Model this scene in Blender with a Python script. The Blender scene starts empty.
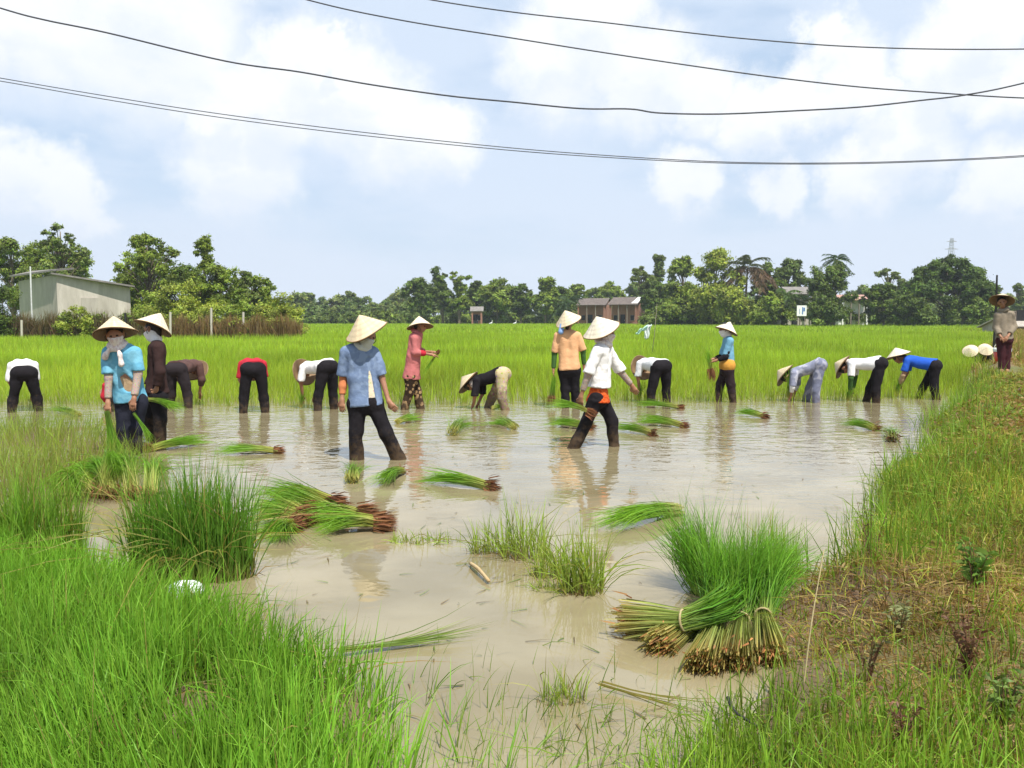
import bpy, math, random
import numpy as np
from mathutils import Vector
rng = np.random.default_rng(7)
random.seed(7)
SC = bpy.context.scene
COL = SC.collection
PI = math.pi
V = lambda *a: np.array(a, float)

# ------------------------------------------------------------------ camera
F = 900.0; HOR = 318.0; CH = 1.5
TH = math.atan((384 - HOR) / F)
cd = bpy.data.cameras.new('camera'); cam = bpy.data.objects.new('camera', cd); COL.objects.link(cam)
cd.sensor_width = 36; cd.lens = 36 * F / 1024; cd.clip_end = 20000; cd.clip_start = .05
cam.location = (0, 0, CH); cam.rotation_euler = (PI / 2 - TH, 0, 0)
SC.camera = cam
def ray(px, py):
    u, v = (px - 512) / F, (384 - py) / F
    return V(u, math.cos(TH) + v * math.sin(TH), -math.sin(TH) + v * math.cos(TH))
def at(px, py, Y):
    r = ray(px, py); t = Y / r[1]
    return V(0, 0, CH) + r * t
def gnd(px, py, z=0.0):
    r = ray(px, py); t = (z - CH) / r[2]
    return V(0, 0, CH) + r * t

# ------------------------------------------------------------------ noise, maths
def snoise(seed, freq, n=5):
    r = np.random.default_rng(seed)
    k = r.normal(size=(n, 3)); k /= np.linalg.norm(k, axis=1)[:, None]
    k *= freq * r.uniform(.6, 1.7, size=(n, 1)); ph = r.uniform(0, 6.28, n)
    def f(p):
        s = 0
        for i in range(n): s = s + np.sin(p @ k[i] + ph[i])
        return s / n * 1.4
    return f
def sst(a, b, x):
    t = np.clip((x - a) / (b - a), 0, 1); return t * t * (3 - 2 * t)
def nrm(v):
    v = np.asarray(v, float); return v / (np.linalg.norm(v, axis=-1, keepdims=True) + 1e-12)

# ------------------------------------------------------------------ objects
def tag(o, label=None, cat=None, group=None, kind=None):
    if label: o['label'] = label
    if cat: o['category'] = cat
    if group: o['group'] = group
    if kind: o['kind'] = kind
    return o
def empty(name, loc=(0, 0, 0), label=None, cat=None, group=None):
    o = bpy.data.objects.new(name, None); COL.objects.link(o); o.location = loc
    o.empty_display_size = .1
    return tag(o, label, cat, group)
def mk(name, verts, faces, mat, parent=None, col=None, smooth=True, origin=None):
    """verts n x 3 in WORLD space; faces: (m x 4 array) or list of tuples"""
    me = bpy.data.meshes.new(name)
    verts = np.asarray(verts, float)
    off = np.zeros(3) if origin is None else np.asarray(origin, float)
    if parent is not None:
        p = parent; off = np.zeros(3)
        while p is not None:
            off = off + np.array(p.location); p = p.parent
    verts = verts - off
    if isinstance(faces, np.ndarray):
        m, k = faces.shape
        me.vertices.add(len(verts)); me.vertices.foreach_set('co', verts.astype(np.float32).ravel())
        me.loops.add(m * k); me.loops.foreach_set('vertex_index', faces.astype(np.int32).ravel())
        me.polygons.add(m); me.polygons.foreach_set('loop_start', np.arange(0, m * k, k, dtype=np.int32))
        me.update(calc_edges=True)
    else:
        me.from_pydata([tuple(v) for v in verts], [], [tuple(int(i) for i in f) for f in faces])
    if smooth and len(me.polygons): me.polygons.foreach_set('use_smooth', np.ones(len(me.polygons), bool))
    if col is not None:
        a = me.color_attributes.new('Col', 'FLOAT_COLOR', 'POINT')
        c = np.ones((len(verts), 4), np.float32); c[:, :3] = col
        a.data.foreach_set('color', c.ravel())
    me.validate(verbose=False) if not isinstance(faces, np.ndarray) else None
    o = bpy.data.objects.new(name, me); COL.objects.link(o)
    for m_ in (mat if isinstance(mat, (list, tuple)) else [mat]): me.materials.append(m_)
    if parent is not None: o.parent = parent
    elif origin is not None: o.location = origin
    return o

class MB:
    """collects simple shapes"""
    def __init__(s): s.v = []; s.f = []
    def add(s, v, f):
        n = len(s.v); s.v += [tuple(x) for x in v]; s.f += [tuple(int(i) + n for i in q) for q in f]; return s
    def box(s, c, size, ax=(1, 0, 0), up=(0, 0, 1)):
        ax = nrm(ax); up = nrm(up); ay = np.cross(up, ax); c = np.asarray(c, float)
        v = []
        for dz in (-.5, .5):
            for dx, dy in ((-.5, -.5), (.5, -.5), (.5, .5), (-.5, .5)):
                v.append(c + ax * dx * size[0] + ay * dy * size[1] + up * dz * size[2])
        return s.add(v, [(3, 2, 1, 0), (4, 5, 6, 7), (0, 1, 5, 4), (1, 2, 6, 5), (2, 3, 7, 6), (3, 0, 4, 7)])
    def tube(s, pts, rad, n=8, caps=True):
        v, f = tube(pts, rad, n, caps); return s.add(v, f)
    def build(s, name, mat, parent=None, smooth=False, origin=None):
        return mk(name, np.array(s.v), s.f, mat, parent, smooth=smooth, origin=origin)
def tube(pts, rad, n=8, caps=True):
    pts = np.asarray(pts, float); m = len(pts)
    rad = np.full(m, rad) if np.isscalar(rad) else np.asarray(rad, float)
    T = nrm(np.gradient(pts, axis=0))
    ref = V(0, 0, 1) if abs(T[0][2]) < .9 else V(1, 0, 0)
    v = []; a = np.arange(n) / n * 2 * PI
    x = nrm(np.cross(T[0], ref))
    for i in range(m):
        x = nrm(x - T[i] * (x @ T[i])); y = np.cross(T[i], x)
        v += list(pts[i] + rad[i] * (np.cos(a)[:, None] * x + np.sin(a)[:, None] * y))
    f = []
    for i in range(m - 1):
        for j in range(n):
            k = (j + 1) % n; f.append((i * n + j, i * n + k, (i + 1) * n + k, (i + 1) * n + j))
    if caps:
        f.append(tuple(range(n))[::-1]); f.append(tuple(range((m - 1) * n, m * n)))
    return v, f
def catmull(pts, k=8):
    p = np.asarray(pts, float); p = np.vstack([2 * p[0] - p[1], p, 2 * p[-1] - p[-2]]); out = []
    for i in range(1, len(p) - 2):
        for t in np.arange(k) / k:
            out.append(.5 * (2 * p[i] + (p[i + 1] - p[i - 1]) * t + (2 * p[i - 1] - 5 * p[i] + 4 * p[i + 1] - p[i + 2]) * t * t + (3 * p[i] - p[i - 1] - 3 * p[i + 1] + p[i + 2]) * t ** 3))
    out.append(p[-2]); return np.array(out)

# ------------------------------------------------------------------ ribbons (blades, stems, roots)
def ribbons(P0, P1, P2, w, c0, c1, c2, S=3, tm=.35, root=.8, sidebias=None):
    """n bezier ribbons tapering to a tip; returns verts, quads, colours"""
    n = len(P0); t = np.linspace(0, 1, S + 1)[None, :, None]
    P0, P1, P2 = P0[:, None], P1[:, None], P2[:, None]
    pos = (1 - t) ** 2 * P0 + 2 * t * (1 - t) * P1 + t * t * P2
    tan = nrm(2 * (1 - t) * (P1 - P0) + 2 * t * (P2 - P1))
    rv = nrm(rng.normal(size=(n, 1, 3)) * V(1, 1, .35)) if sidebias is None else sidebias[:, None]
    side = nrm(np.cross(tan, rv))
    prof = (root + (1 - root) * np.minimum(1, t * 3)) * np.clip(1 - t ** 2.2, .06, 1)
    hw = np.asarray(w).reshape(n, 1, 1) * .5 * prof
    verts = np.stack([pos - side * hw, pos + side * hw], axis=2).reshape(-1, 3)
    cc = np.where(t < tm, c0[:, None] + (c1 - c0)[:, None] * (t / tm), c1[:, None] + (c2 - c1)[:, None] * ((t - tm) / (1 - tm)))
    cols = np.repeat(cc, 2, axis=1).reshape(-1, 3)
    b = (np.arange(n) * (S + 1) * 2)[:, None] + (np.arange(S) * 2)[None]
    b = b.reshape(-1)
    return verts, np.stack([b, b + 1, b + 3, b + 2], axis=1), cols
def jit(c, n, amt=.25, hue=.12):
    c = np.asarray(c, float)
    return np.clip(np.broadcast_to(c, (n, 3)) * rng.uniform(1 - amt, 1 + amt, (n, 1)) * rng.uniform(1 - hue, 1 + hue, (n, 3)), .003, 1)
def grass(base, h, w, lean=.35, c=((.1, .2, .03),) * 3, S=3, curve=.35, leandir=None, amt=.25, tm=.35):
    n = len(base); h = np.broadcast_to(h, (n,)); a = rng.uniform(0, 2 * PI, n)
    l = np.abs(rng.normal(0, lean, n)) * h
    d = np.stack([np.cos(a), np.sin(a), 0 * a], 1) * l[:, None]
    if leandir is not None: d = d + np.asarray(leandir) * h[:, None]
    up = np.stack([0 * h, 0 * h, h], 1)
    P1 = base + up * .55 + d * curve
    hh = np.sqrt(np.maximum(h ** 2 - (d[:, :2] ** 2).sum(1), (.35 * h) ** 2))
    P2 = base + np.stack([0 * h, 0 * h, hh], 1) + d
    cs = [x if (isinstance(x, np.ndarray) and x.ndim == 2) else None for x in c]
    j = rng.uniform(1 - amt, 1 + amt, (n, 1)) * rng.uniform(.9, 1.1, (n, 3))
    cc = [np.clip((np.broadcast_to(np.asarray(x, float), (n, 3))) * j, .003, 1) for x in c]
    return ribbons(base, P1, P2, np.broadcast_to(w, (n,)), cc[0], cc[1], cc[2], S, tm)
def merge(lst):
    vs, fs, cs, o = [], [], [], 0
    for v, f, c in lst:
        vs.append(v); fs.append(f + o); cs.append(c); o += len(v)
    return np.concatenate(vs), np.concatenate(fs), np.concatenate(cs)

# ------------------------------------------------------------------ materials
class NT:
    def __init__(s, tree): s.t = tree
    def n(s, typ, inp=None, **kw):
        nd = s.t.nodes.new(typ)
        for k, v in kw.items(): setattr(nd, k, v)
        for k, v in (inp or {}).items():
            sk = nd.inputs[k]
            if isinstance(v, bpy.types.NodeSocket): s.t.links.new(v, sk)
            else:
                if isinstance(v, (tuple, list)) and sk.type == 'RGBA' and len(v) == 3: v = (*v, 1)
                sk.default_value = v
        return nd
    def math(s, op, a, b=0.0, clamp=False):
        return s.n('ShaderNodeMath', {0: a, 1: b}, operation=op, use_clamp=clamp).outputs[0]
    def vmath(s, op, a, b=(0, 0, 0)):
        nd = s.n('ShaderNodeVectorMath', {0: a, 1: b}, operation=op)
        return nd.outputs['Value'] if op in ('DISTANCE', 'DOT_PRODUCT', 'LENGTH') else nd.outputs[0]
    def mix(s, f, a, b, blend='MIX'):
        nd = s.n('ShaderNodeMix', data_type='RGBA', blend_type=blend)
        for i, v in ((0, f), (6, a), (7, b)):
            if isinstance(v, bpy.types.NodeSocket): s.t.links.new(v, nd.inputs[i])
            else: nd.inputs[i].default_value = (*v, 1) if isinstance(v, (tuple, list)) and len(v) == 3 else v
        return nd.outputs[2]
    def ramp(s, f, stops):
        nd = s.n('ShaderNodeValToRGB', {0: f}); e = nd.color_ramp.elements
        while len(e) < len(stops): e.new(.5)
        for el, (p, c) in zip(e, stops):
            el.position = p; el.color = (*c, 1) if isinstance(c, (tuple, list)) else (c, c, c, 1)
        return nd.outputs[0]
    def sstep(s, x, a, b):
        return s.n('ShaderNodeMapRange', {0: x, 1: a, 2: b, 3: 0.0, 4: 1.0}, interpolation_type='SMOOTHSTEP').outputs[0]
def newmat(name):
    m = bpy.data.materials.new(name); m.use_nodes = True; m.node_tree.nodes.clear()
    return m, NT(m.node_tree)
def finish(t, bsdf):
    o = t.n('ShaderNodeOutputMaterial'); t.t.links.new(bsdf, o.inputs[0])
def leafmat(name, trans=.35, rough=.5, tint=(1, 1, 1), spec=.25, tcol=(1.25, 1.1, .5)):
    m, t = newmat(name)
    a = t.n('ShaderNodeVertexColor', layer_name='Col').outputs[0]
    c = t.mix(1.0, a, tint, 'MULTIPLY')
    b = t.n('ShaderNodeBsdfPrincipled', {'Base Color': c, 'Roughness': rough, 'Specular IOR Level': spec}).outputs[0]
    tr = t.n('ShaderNodeBsdfTranslucent', {0: t.mix(1.0, c, tcol, 'MULTIPLY')}).outputs[0]
    finish(t, t.n('ShaderNodeMixShader', {0: trans, 1: b, 2: tr}).outputs[0])
    return m
_mc = {}
def cloth(col, col2=None, scale=25, rough=.85, var=.25, kind='plain', bump=.25, mud=0):
    key = ('c', col, col2, scale, kind, var, rough, mud)
    if key in _mc: return _mc[key]
    m, t = newmat('cloth')
    g = t.n('ShaderNodeTexCoord').outputs['Object']
    nz = t.n('ShaderNodeTexNoise', {'Vector': g, 'Scale': 7.0, 'Detail': 5.0, 'Roughness': .6}).outputs[0]
    base = t.mix(nz, tuple(x * (1 - var) for x in col), tuple(min(1, x * (1 + var)) for x in col))
    if kind == 'dots':
        q = t.n('ShaderNodeTexVoronoi', {'Vector': g, 'Scale': float(scale)})
        base = t.mix(t.math('LESS_THAN', q.outputs['Distance'], .36), base, col2)
    if kind == 'blotch':
        q = t.n('ShaderNodeTexNoise', {'Vector': g, 'Scale': float(scale), 'Detail': 1.0}).outputs[0]
        base = t.mix(t.sstep(q, .5, .56), base, col2)
    elif kind == 'spots':
        q = t.n('ShaderNodeTexVoronoi', {'Vector': g, 'Scale': float(scale)})
        base = t.mix(t.math('LESS_THAN', q.outputs['Distance'], .36), base, t.mix(.35, col2, q.outputs['Color']))
    elif kind == 'plaid':
        w1 = t.n('ShaderNodeTexWave', {'Vector': g, 'Scale': float(scale), 'Distortion': 1.0}, bands_direction='X').outputs[1]
        w2 = t.n('ShaderNodeTexWave', {'Vector': g, 'Scale': float(scale), 'Distortion': 1.0}, bands_direction='Z').outputs[1]
        base = t.mix(t.math('MULTIPLY', t.math('GREATER_THAN', t.math('MAXIMUM', w1, w2), .86), .6), base, col2)
    if mud:                                             # dried mud on the wet legs
        zz = t.n('ShaderNodeSeparateXYZ', {0: g}).outputs[2]
        sp = t.n('ShaderNodeTexNoise', {'Vector': g, 'Scale': 16.0, 'Detail': 6.0, 'Roughness': .7}).outputs[0]
        e = t.math('ADD', zz, t.math('MULTIPLY', t.math('SUBTRACT', sp, .5), -.9))
        base = t.mix(t.math('MULTIPLY', t.sstep(e, mud + .22, mud - .12), .75), base, (.095, .062, .035))
    wv = t.n('ShaderNodeTexNoise', {'Vector': g, 'Scale': 18.0, 'Detail': 3.0}).outputs[0]
    wv2 = t.n('ShaderNodeTexNoise', {'Vector': g, 'Scale': 140.0, 'Detail': 2.0}).outputs[0]
    h = t.math('ADD', t.math('MULTIPLY', wv, 1.0), t.math('MULTIPLY', wv2, .10))
    bp = t.n('ShaderNodeBump', {'Height': h, 'Strength': bump * 2, 'Distance': .02}).outputs[0]
    finish(t, t.n('ShaderNodeBsdfPrincipled', {'Base Color': base, 'Roughness': rough, 'Specular IOR Level': .08, 'Sheen Weight': 0.0, 'Normal': bp}).outputs[0])
    _mc[key] = m; return m
def rough_mat(name, c1, c2, scale=4.0, rough=.85, bump=.3, dist=.03, detail=6.0, spec=.3, c3=None):
    key = (name, c1, c2, scale)
    if key in _mc: return _mc[key]
    m, t = newmat(name)
    g = t.n('ShaderNodeTexCoord').outputs['Object']
    if 'concrete' in name: g = t.vmath('MULTIPLY', g, (1.6, 1.6, .35))      # rain streaks down the render
    nz = t.n('ShaderNodeTexNoise', {'Vector': g, 'Scale': scale, 'Detail': detail, 'Roughness': .65}).outputs[0]
    base = t.mix(t.sstep(nz, .3, .7), c1, c2)
    if c3:
        n2 = t.n('ShaderNodeTexNoise', {'Vector': g, 'Scale': scale * .23, 'Detail': 4.0}).outputs[0]
        base = t.mix(t.sstep(n2, .5, .68), base, c3)
    bp = t.n('ShaderNodeBump', {'Height': nz, 'Strength': bump, 'Distance': dist}).outputs[0]
    finish(t, t.n('ShaderNodeBsdfPrincipled', {'Base Color': base, 'Roughness': rough, 'Specular IOR Level': spec, 'Normal': bp}).outputs[0])
    _mc[key] = m; return m

M_GRASS = leafmat('grass_blade')
M_LEAF = leafmat('tree_leaf', trans=.25, rough=.55)
M_ROOT = leafmat('muddy_root', trans=.05, rough=.7, tcol=(1, 1, 1))
M_BARK = rough_mat('bark', (.10, .075, .05), (.2, .16, .11), 3.0)
M_SKIN = rough_mat('tanned_skin', (.28, .13, .075), (.36, .18, .10), 9.0, rough=.5, bump=.05, dist=.005)
M_HAIR = rough_mat('black_hair', (.01, .009, .008), (.025, .02, .016), 60.0, rough=.4, bump=.3, dist=.004)
M_EYE = rough_mat('dark_eye', (.012, .008, .006), (.02, .012, .01), 10.0, rough=.15, bump=0)
# ------------------------------------------------------------------ implicit bodies
def snets(fn, lo, hi, h):
    lo = np.asarray(lo, float); n = np.ceil((np.asarray(hi) - lo) / h).astype(int) + 1
    ax = [lo[i] + np.arange(n[i]) * h for i in range(3)]
    P = np.stack(np.meshgrid(*ax, indexing='ij'), -1)
    D = fn(P.reshape(-1, 3)).reshape(n)
    ins = D < 0
    sl = lambda A, i, j, k: A[i:n[0] - 1 + i, j:n[1] - 1 + j, k:n[2] - 1 + k]
    cnt = sum(sl(ins, i, j, k).astype(np.int8) for i in (0, 1) for j in (0, 1) for k in (0, 1))
    mixed = (cnt > 0) & (cnt < 8)
    ci = np.argwhere(mixed)
    idm = -np.ones(mixed.shape, int); idm[mixed] = np.arange(len(ci))
    acc = np.zeros((len(ci), 3)); num = np.zeros(len(ci))
    cs = [(i, j, k) for i in (0, 1) for j in (0, 1) for k in (0, 1)]
    for a in cs:
        for d in range(3):
            if a[d]: continue
            b = list(a); b[d] = 1
            fa = D[ci[:, 0] + a[0], ci[:, 1] + a[1], ci[:, 2] + a[2]]
            fb = D[ci[:, 0] + b[0], ci[:, 1] + b[1], ci[:, 2] + b[2]]
            m = (fa < 0) != (fb < 0)
            t = np.where(m, fa / np.where(m, fa - fb, 1), 0)
            p = ci + np.array(a, float); p[:, d] += t
            acc[m] += p[m]; num += m
    Vt = lo + acc / num[:, None] * h
    quads = []
    for d in range(3):
        e1, e2 = (d + 1) % 3, (d + 2) % 3
        A = np.moveaxis(ins, (d, e1, e2), (0, 1, 2)); I = np.moveaxis(idm, (d, e1, e2), (0, 1, 2))
        s = A[:-1] != A[1:]
        s = s[:, 1:-1, 1:-1]; w = np.argwhere(s)
        i, j, k = w[:, 0], w[:, 1] + 1, w[:, 2] + 1
        q = np.stack([I[i, j - 1, k - 1], I[i, j, k - 1], I[i, j, k], I[i, j - 1, k]], 1)
        fl = ~A[i, j, k]
        q[fl] = q[fl][:, ::-1]
        quads.append(q)
    q = np.concatenate(quads)
    return Vt, q[(q >= 0).all(1)]

def cap(p, a, b, ra, rb, flat=False):
    ab = b - a; L2 = ab @ ab + 1e-9
    tu = (p - a) @ ab / L2; t = np.clip(tu, 0, 1)
    d = np.sqrt((((p - a) - t[:, None] * ab) ** 2).sum(1)) - (ra + (rb - ra) * t)
    if flat: d = np.maximum(d, (tu - 1) * math.sqrt(L2))
    return d
def smin(a, b, k):
    h = np.clip(.5 + .5 * (b - a) / k, 0, 1)
    return b + (a - b) * h - k * h * (1 - h)
def sdf_mesh(prims, h, k=.025, wr=0, seed=1, cuts=(), subs=(), pad=.05, extra=()):
    """prims: (a,b,ra,rb[,flat]); cuts: (point, outward normal); subs: prims taken away"""
    every = list(prims) + list(extra); pts = np.array([q for pr in every for q in pr[:2]]); r = max(max(pr[2], pr[3]) for pr in every)
    n1, n2 = snoise(seed, 16, 7), snoise(seed + 9, 38, 7)
    def fn(p):
        d = None
        for pr in prims:
            c = cap(p, pr[0], pr[1], pr[2], pr[3], len(pr) > 4 and pr[4])
            d = c if d is None else smin(d, c, k)
        if wr: d = d + wr * (n1(p) + .6 * n2(p))
        for s in subs: d = np.maximum(d, -cap(p, s[0], s[1], s[2], s[3]))
        for c, n in cuts: d = np.maximum(d, (p - c) @ n)
        if extra:
            e = None
            for pr in extra:
                c = cap(p, pr[0], pr[1], pr[2], pr[3], len(pr) > 4 and pr[4]); e = c if e is None else smin(e, c, k)
            if wr: e = e + wr * (n1(p + 3) + .6 * n2(p + 3))
            d = smin(d, e, k * .55)
        return d
    return snets(fn, pts.min(0) - r - pad, pts.max(0) + r + pad, h)

def L(a, b, t): return a + (b - a) * t

def hand_tubes(w, tip, palm_n, size=1.0):
    """four bent fingers of unequal length and a thumb, rooted inside the palm"""
    d = nrm(tip - w); pn = nrm(palm_n - d * (palm_n @ d)); sd = np.cross(d, pn)
    out = []
    base = w + d * .075 * size
    for i, (o, ln) in enumerate(((-.027, .066), (-.009, .078), (.009, .073), (.026, .058))):
        b = base + sd * o * size; ln *= size
        p1 = b + d * ln * .45 + pn * .006; p2 = p1 + (d * .8 + pn * .6) * ln * .33; p3 = p2 + (d * .35 + pn * .9) * ln * .27
        out.append(tube([b - d * .02, b, p1, p2, p3], [.009, .0092, .0085, .0075, .005], 6))
    b = w + d * .03 * size - sd * .025 * size
    p1 = b - sd * .022 * size + d * .02 * size + pn * .012; p2 = p1 + d * .028 * size + pn * .012
    out.append(tube([b + sd * .01, b, p1, p2], [.011, .0115, .01, .007], 6))
    return out

def cone_hat(parent, apex, rim, R, mat, matu, seed=0):
    """conical leaf hat: apex and rim-centre points; outer skin, inner skin, hooped rim"""
    ax = apex - rim; H = np.linalg.norm(ax); ax = ax / H
    x = nrm(np.cross(ax, V(.3, .9, .1))); y = np.cross(ax, x); n = 48
    r_ = np.random.default_rng(seed); ph = r_.uniform(0, 6, 3)
    v = []; f = []; rows = 15
    for i in range(rows + 1):
        t = i / rows
        for j in range(n):
            a = j / n * 2 * PI
            rr = R * (t ** .94) * (1 + .012 * t * math.sin(3 * a + ph[0]) + .008 * t * math.sin(5 * a + ph[1])) + .004
            z = H * (1 - t) + .012 * t * t * math.sin(2 * a + ph[2]) + (.0035 if i % 2 else 0) * (t > .1)
            v.append(rim + ax * z + rr * (math.cos(a) * x + math.sin(a) * y))
    for i in range(rows):
        for j in range(n):
            k = (j + 1) % n; f.append((i * n + j, (i + 1) * n + j, (i + 1) * n + k, i * n + k))
    f.append(tuple(range(n)))
    strip = r_.uniform(.82, 1.12, n); hc = np.array([[strip[j] * (1 - (.16 if i % 3 == 0 else 0)) * r_.uniform(.95, 1.05)] * 3 for i in range(rows + 1) for j in range(n)])
    hat = mk('conical_hat', np.array(v), f, mat, parent, col=hc)
    v2 = []; f2 = []
    for i in range(rows + 1):
        t = i / rows
        for j in range(n):
            a = j / n * 2 * PI
            rr = (R - .004) * (t ** .94) * (1 + .012 * t * math.sin(3 * a + ph[0]) + .008 * t * math.sin(5 * a + ph[1])) + .001
            z = H * (1 - t) - .009 + .012 * t * t * math.sin(2 * a + ph[2])
            v2.append(rim + ax * z + rr * (math.cos(a) * x + math.sin(a) * y))
    for i in range(rows):
        for j in range(n):
            k = (j + 1) % n; f2.append((i * n + j, i * n + k, (i + 1) * n + k, (i + 1) * n + j))
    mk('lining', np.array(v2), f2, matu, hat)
    pts = [np.array(v[rows * n + j % n]) for j in range(n + 1)]
    b = MB(); b.tube(pts, .006, 6, False); b.build('rim_hoop', matu, hat, True)
    return hat

def hatmat(name, col):
    m, t = newmat(name)
    g = t.n('ShaderNodeTexCoord').outputs['Object']
    n1 = t.n('ShaderNodeTexNoise', {'Vector': g, 'Scale': 14.0, 'Detail': 6.0}).outputs[0]
    n2 = t.n('ShaderNodeTexNoise', {'Vector': g, 'Scale': 90.0, 'Detail': 3.0}).outputs[0]
    c = t.mix(n1, tuple(x * .72 for x in col), tuple(min(1, x * 1.2) for x in col))
    c = t.mix(t.math('MULTIPLY', n2, .35), c, tuple(x * .6 for x in col))
    if 'lining' not in name: c = t.mix(1.0, c, t.n('ShaderNodeVertexColor', layer_name='Col').outputs[0], 'MULTIPLY')
    bp = t.n('ShaderNodeBump', {'Height': n2, 'Strength': .35, 'Distance': .006}).outputs[0]
    finish(t, t.n('ShaderNodeBsdfPrincipled', {'Base Color': c, 'Roughness': .6, 'Specular IOR Level': .3, 'Normal': bp}).outputs[0])
    return m
M_HAT = [hatmat('palm_leaf_hat', c) for c in ((.80, .67, .45), (.75, .60, .38), (.80, .71, .54))]
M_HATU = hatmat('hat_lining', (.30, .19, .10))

def person(label, J, face, top, low, hat, opts=None, group='rice planters at work in the flooded paddy'):
    """J: joints in world space. top/low: dicts(mat, sleeve fraction, wr ...). hat: (apex, rim centre, radius, material)."""
    o = dict(h=.0145, mask=None, scarf=None, seed=1, extras=(), guards=(), gap=None, under=None, palm=None, barefoot=True)
    o.update(opts or {})
    h = o['h']; sd = o['seed']
    P, C, N, Hd = J['pelvis'], J['chest'], J['neck'], J['head']
    base = V(P[0], P[1], min(J['ankleA'][2], J['ankleB'][2]) - .04)
    root = empty('person', base, label, 'person', group)
    SA, SB = J['shA'], J['shB']; HA, HB = J['hipA'], J['hipB']
    fd = nrm(face)
    sdv = nrm(SB - SA)
    ua, ub = L(SA, SB, .3), L(SA, SB, .7); pa, pb = L(HA, HB, .2), L(HA, HB, .8)
    hd_up = nrm(Hd - N)
    hd_up = nrm(hd_up - fd * (hd_up @ fd)); er = np.cross(fd, hd_up)
    arm = lambda s, k=0: [(J['sh' + s], J['el' + s], .040 + k, .033 + k), (J['el' + s], J['wr' + s], .033 + k, .023 + k)]
    # --- body: skin, one continuous surface with nose, chin, ears, hands and feet
    pr = [(ua, pa, .082, .085), (ub, pb, .082, .085), (L(SA, SB, .12), L(SA, SB, .88), .045, .045), (C, N, .06, .048), (N, Hd, .048, .05),
          (Hd + hd_up * .035 - fd * .02, Hd + hd_up * .02 + fd * .01, .083, .078), (Hd - hd_up * .02 + fd * .015, Hd - hd_up * .065 + fd * .032, .066, .04),
          (Hd + hd_up * .012 + fd * .085, Hd - hd_up * .018 + fd * .098, .009, .015),
          (Hd - hd_up * .05 + fd * .078, Hd - hd_up * .05 + fd * .08, .014, .014)]
    for s_ in (-1, 1):
        e = Hd + er * .083 * s_; pr.append((e + hd_up * .02 - fd * .005, e - hd_up * .02, .015, .012))
    for s in 'AB':
        pr += arm(s)
        d = nrm(J['tip' + s] - J['wr' + s]); q = np.cross(d, nrm(o['palm'] if o['palm'] is not None else fd)); q = nrm(q + 1e-6)
        for k_ in (-.015, .015): pr.append((J['wr' + s] + d * .015 + q * k_ * .6, J['wr' + s] + d * .075 + q * k_, .020, .017))
        kn, an = J['kn' + s], J['ankle' + s]
        pr += [(J['hip' + s], kn, .080, .052), (kn, an, .052, .034)]
        ft = J.get('toe' + s); ft = an + nrm(V(fd[0], fd[1], 0)) * .15 + V(0, 0, -.04) if ft is None else ft
        pr += [(an, L(an, ft, .65), .034, .032), (L(an, ft, .6), ft, .034, .022), (an, an - nrm(ft - an) * .04, .034, .028)]
    v, f = sdf_mesh(pr, h, k=.02)
    vs, fs = [tuple(x) for x in v], [tuple(x) for x in f]
    for s in 'AB':
        for tv, tf in hand_tubes(J['wr' + s], J['tip' + s], o['palm'] if o['palm'] is not None else (P - J['wr' + s]) * V(1, 1, 0) + fd * .1):
            n = len(vs); vs += [tuple(x) for x in tv]; fs += [tuple(i + n for i in q) for q in tf]
    mk('body', np.array(vs), fs, M_SKIN, root)
    # --- hair
    v, f = sdf_mesh([(Hd + hd_up * .042 - fd * .03, Hd + hd_up * .03 - fd * .01, .087, .085), (Hd - fd * .055 + hd_up * .01, N - fd * .035, .06, .03)], h, k=.03, wr=.003, seed=sd)
    mk('hair', v, f, M_HAIR, root)
    for s_ in (-1, 1):
        e = Hd + fd * .083 + er * .031 * s_ + hd_up * .018
        v, f = sdf_mesh([(e - er * .008, e + er * .008, .008, .008)], .004, pad=.012)
        mk('eye', v, f, M_EYE, root)
    # --- trousers
    up = nrm(C - P)
    w = low.get('w', 1.0); hem = low.get('hem', .97)
    pr = [(HA, HB, .112 * w, .112 * w), (L(HA, HB, .25) - up * .01, L(P, C, .22) + (HA - P) * .5, .11, .108), (L(HA, HB, .75), L(P, C, .22) + (HB - P) * .5, .11, .108)]
    ex = []
    for s in 'AB':
        kn, an = J['kn' + s], J['ankle' + s]
        ex += [(J['hip' + s], kn, .105 * w, .074 * w), (kn, L(kn, an, hem), .073 * w, .062 * w * low.get('flare', 1.05), True)]
    v, f = sdf_mesh(pr, h, k=.035, wr=low.get('wr', .010), seed=sd + 3, cuts=[(L(P, C, low.get('waist', .28)), up)], extra=ex)
    mk('trousers', v, f, low['mat'], root)
    # --- shirt
    fl = top.get('len', .10); tw = top.get('w', 1.0)
    bot = P - up * fl
    pr = [(ua, L(ua, pa, .55), .090 * tw, .092 * tw), (ub, L(ub, pb, .55), .090 * tw, .092 * tw), (L(ua, pa, .5), pa - up * (fl - .03) , .092 * tw, .124 * tw), (L(ub, pb, .5), pb - up * (fl - .03), .092 * tw, .124 * tw),
          (L(SA, SB, .08), L(SA, SB, .92), .062, .062), (C, L(C, N, .8), .075, .058)]
    sl = top.get('sleeve', 1.45); sr = top.get('sr', 1.0)
    ex = []
    for s in 'AB':
        a, e, w_ = J['sh' + s], J['el' + s], J['wr' + s]
        if sl <= 1: ex.append((a, L(a, e, sl), .063 * sr, .064 * sr, True))
        else: ex += [(a, e, .063 * sr, .055 * sr), (e, L(e, w_, sl - 1), .055 * sr, .047 * sr, True)]
    subs = []
    if o['gap'] is not None: subs = [o['gap']]
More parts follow.
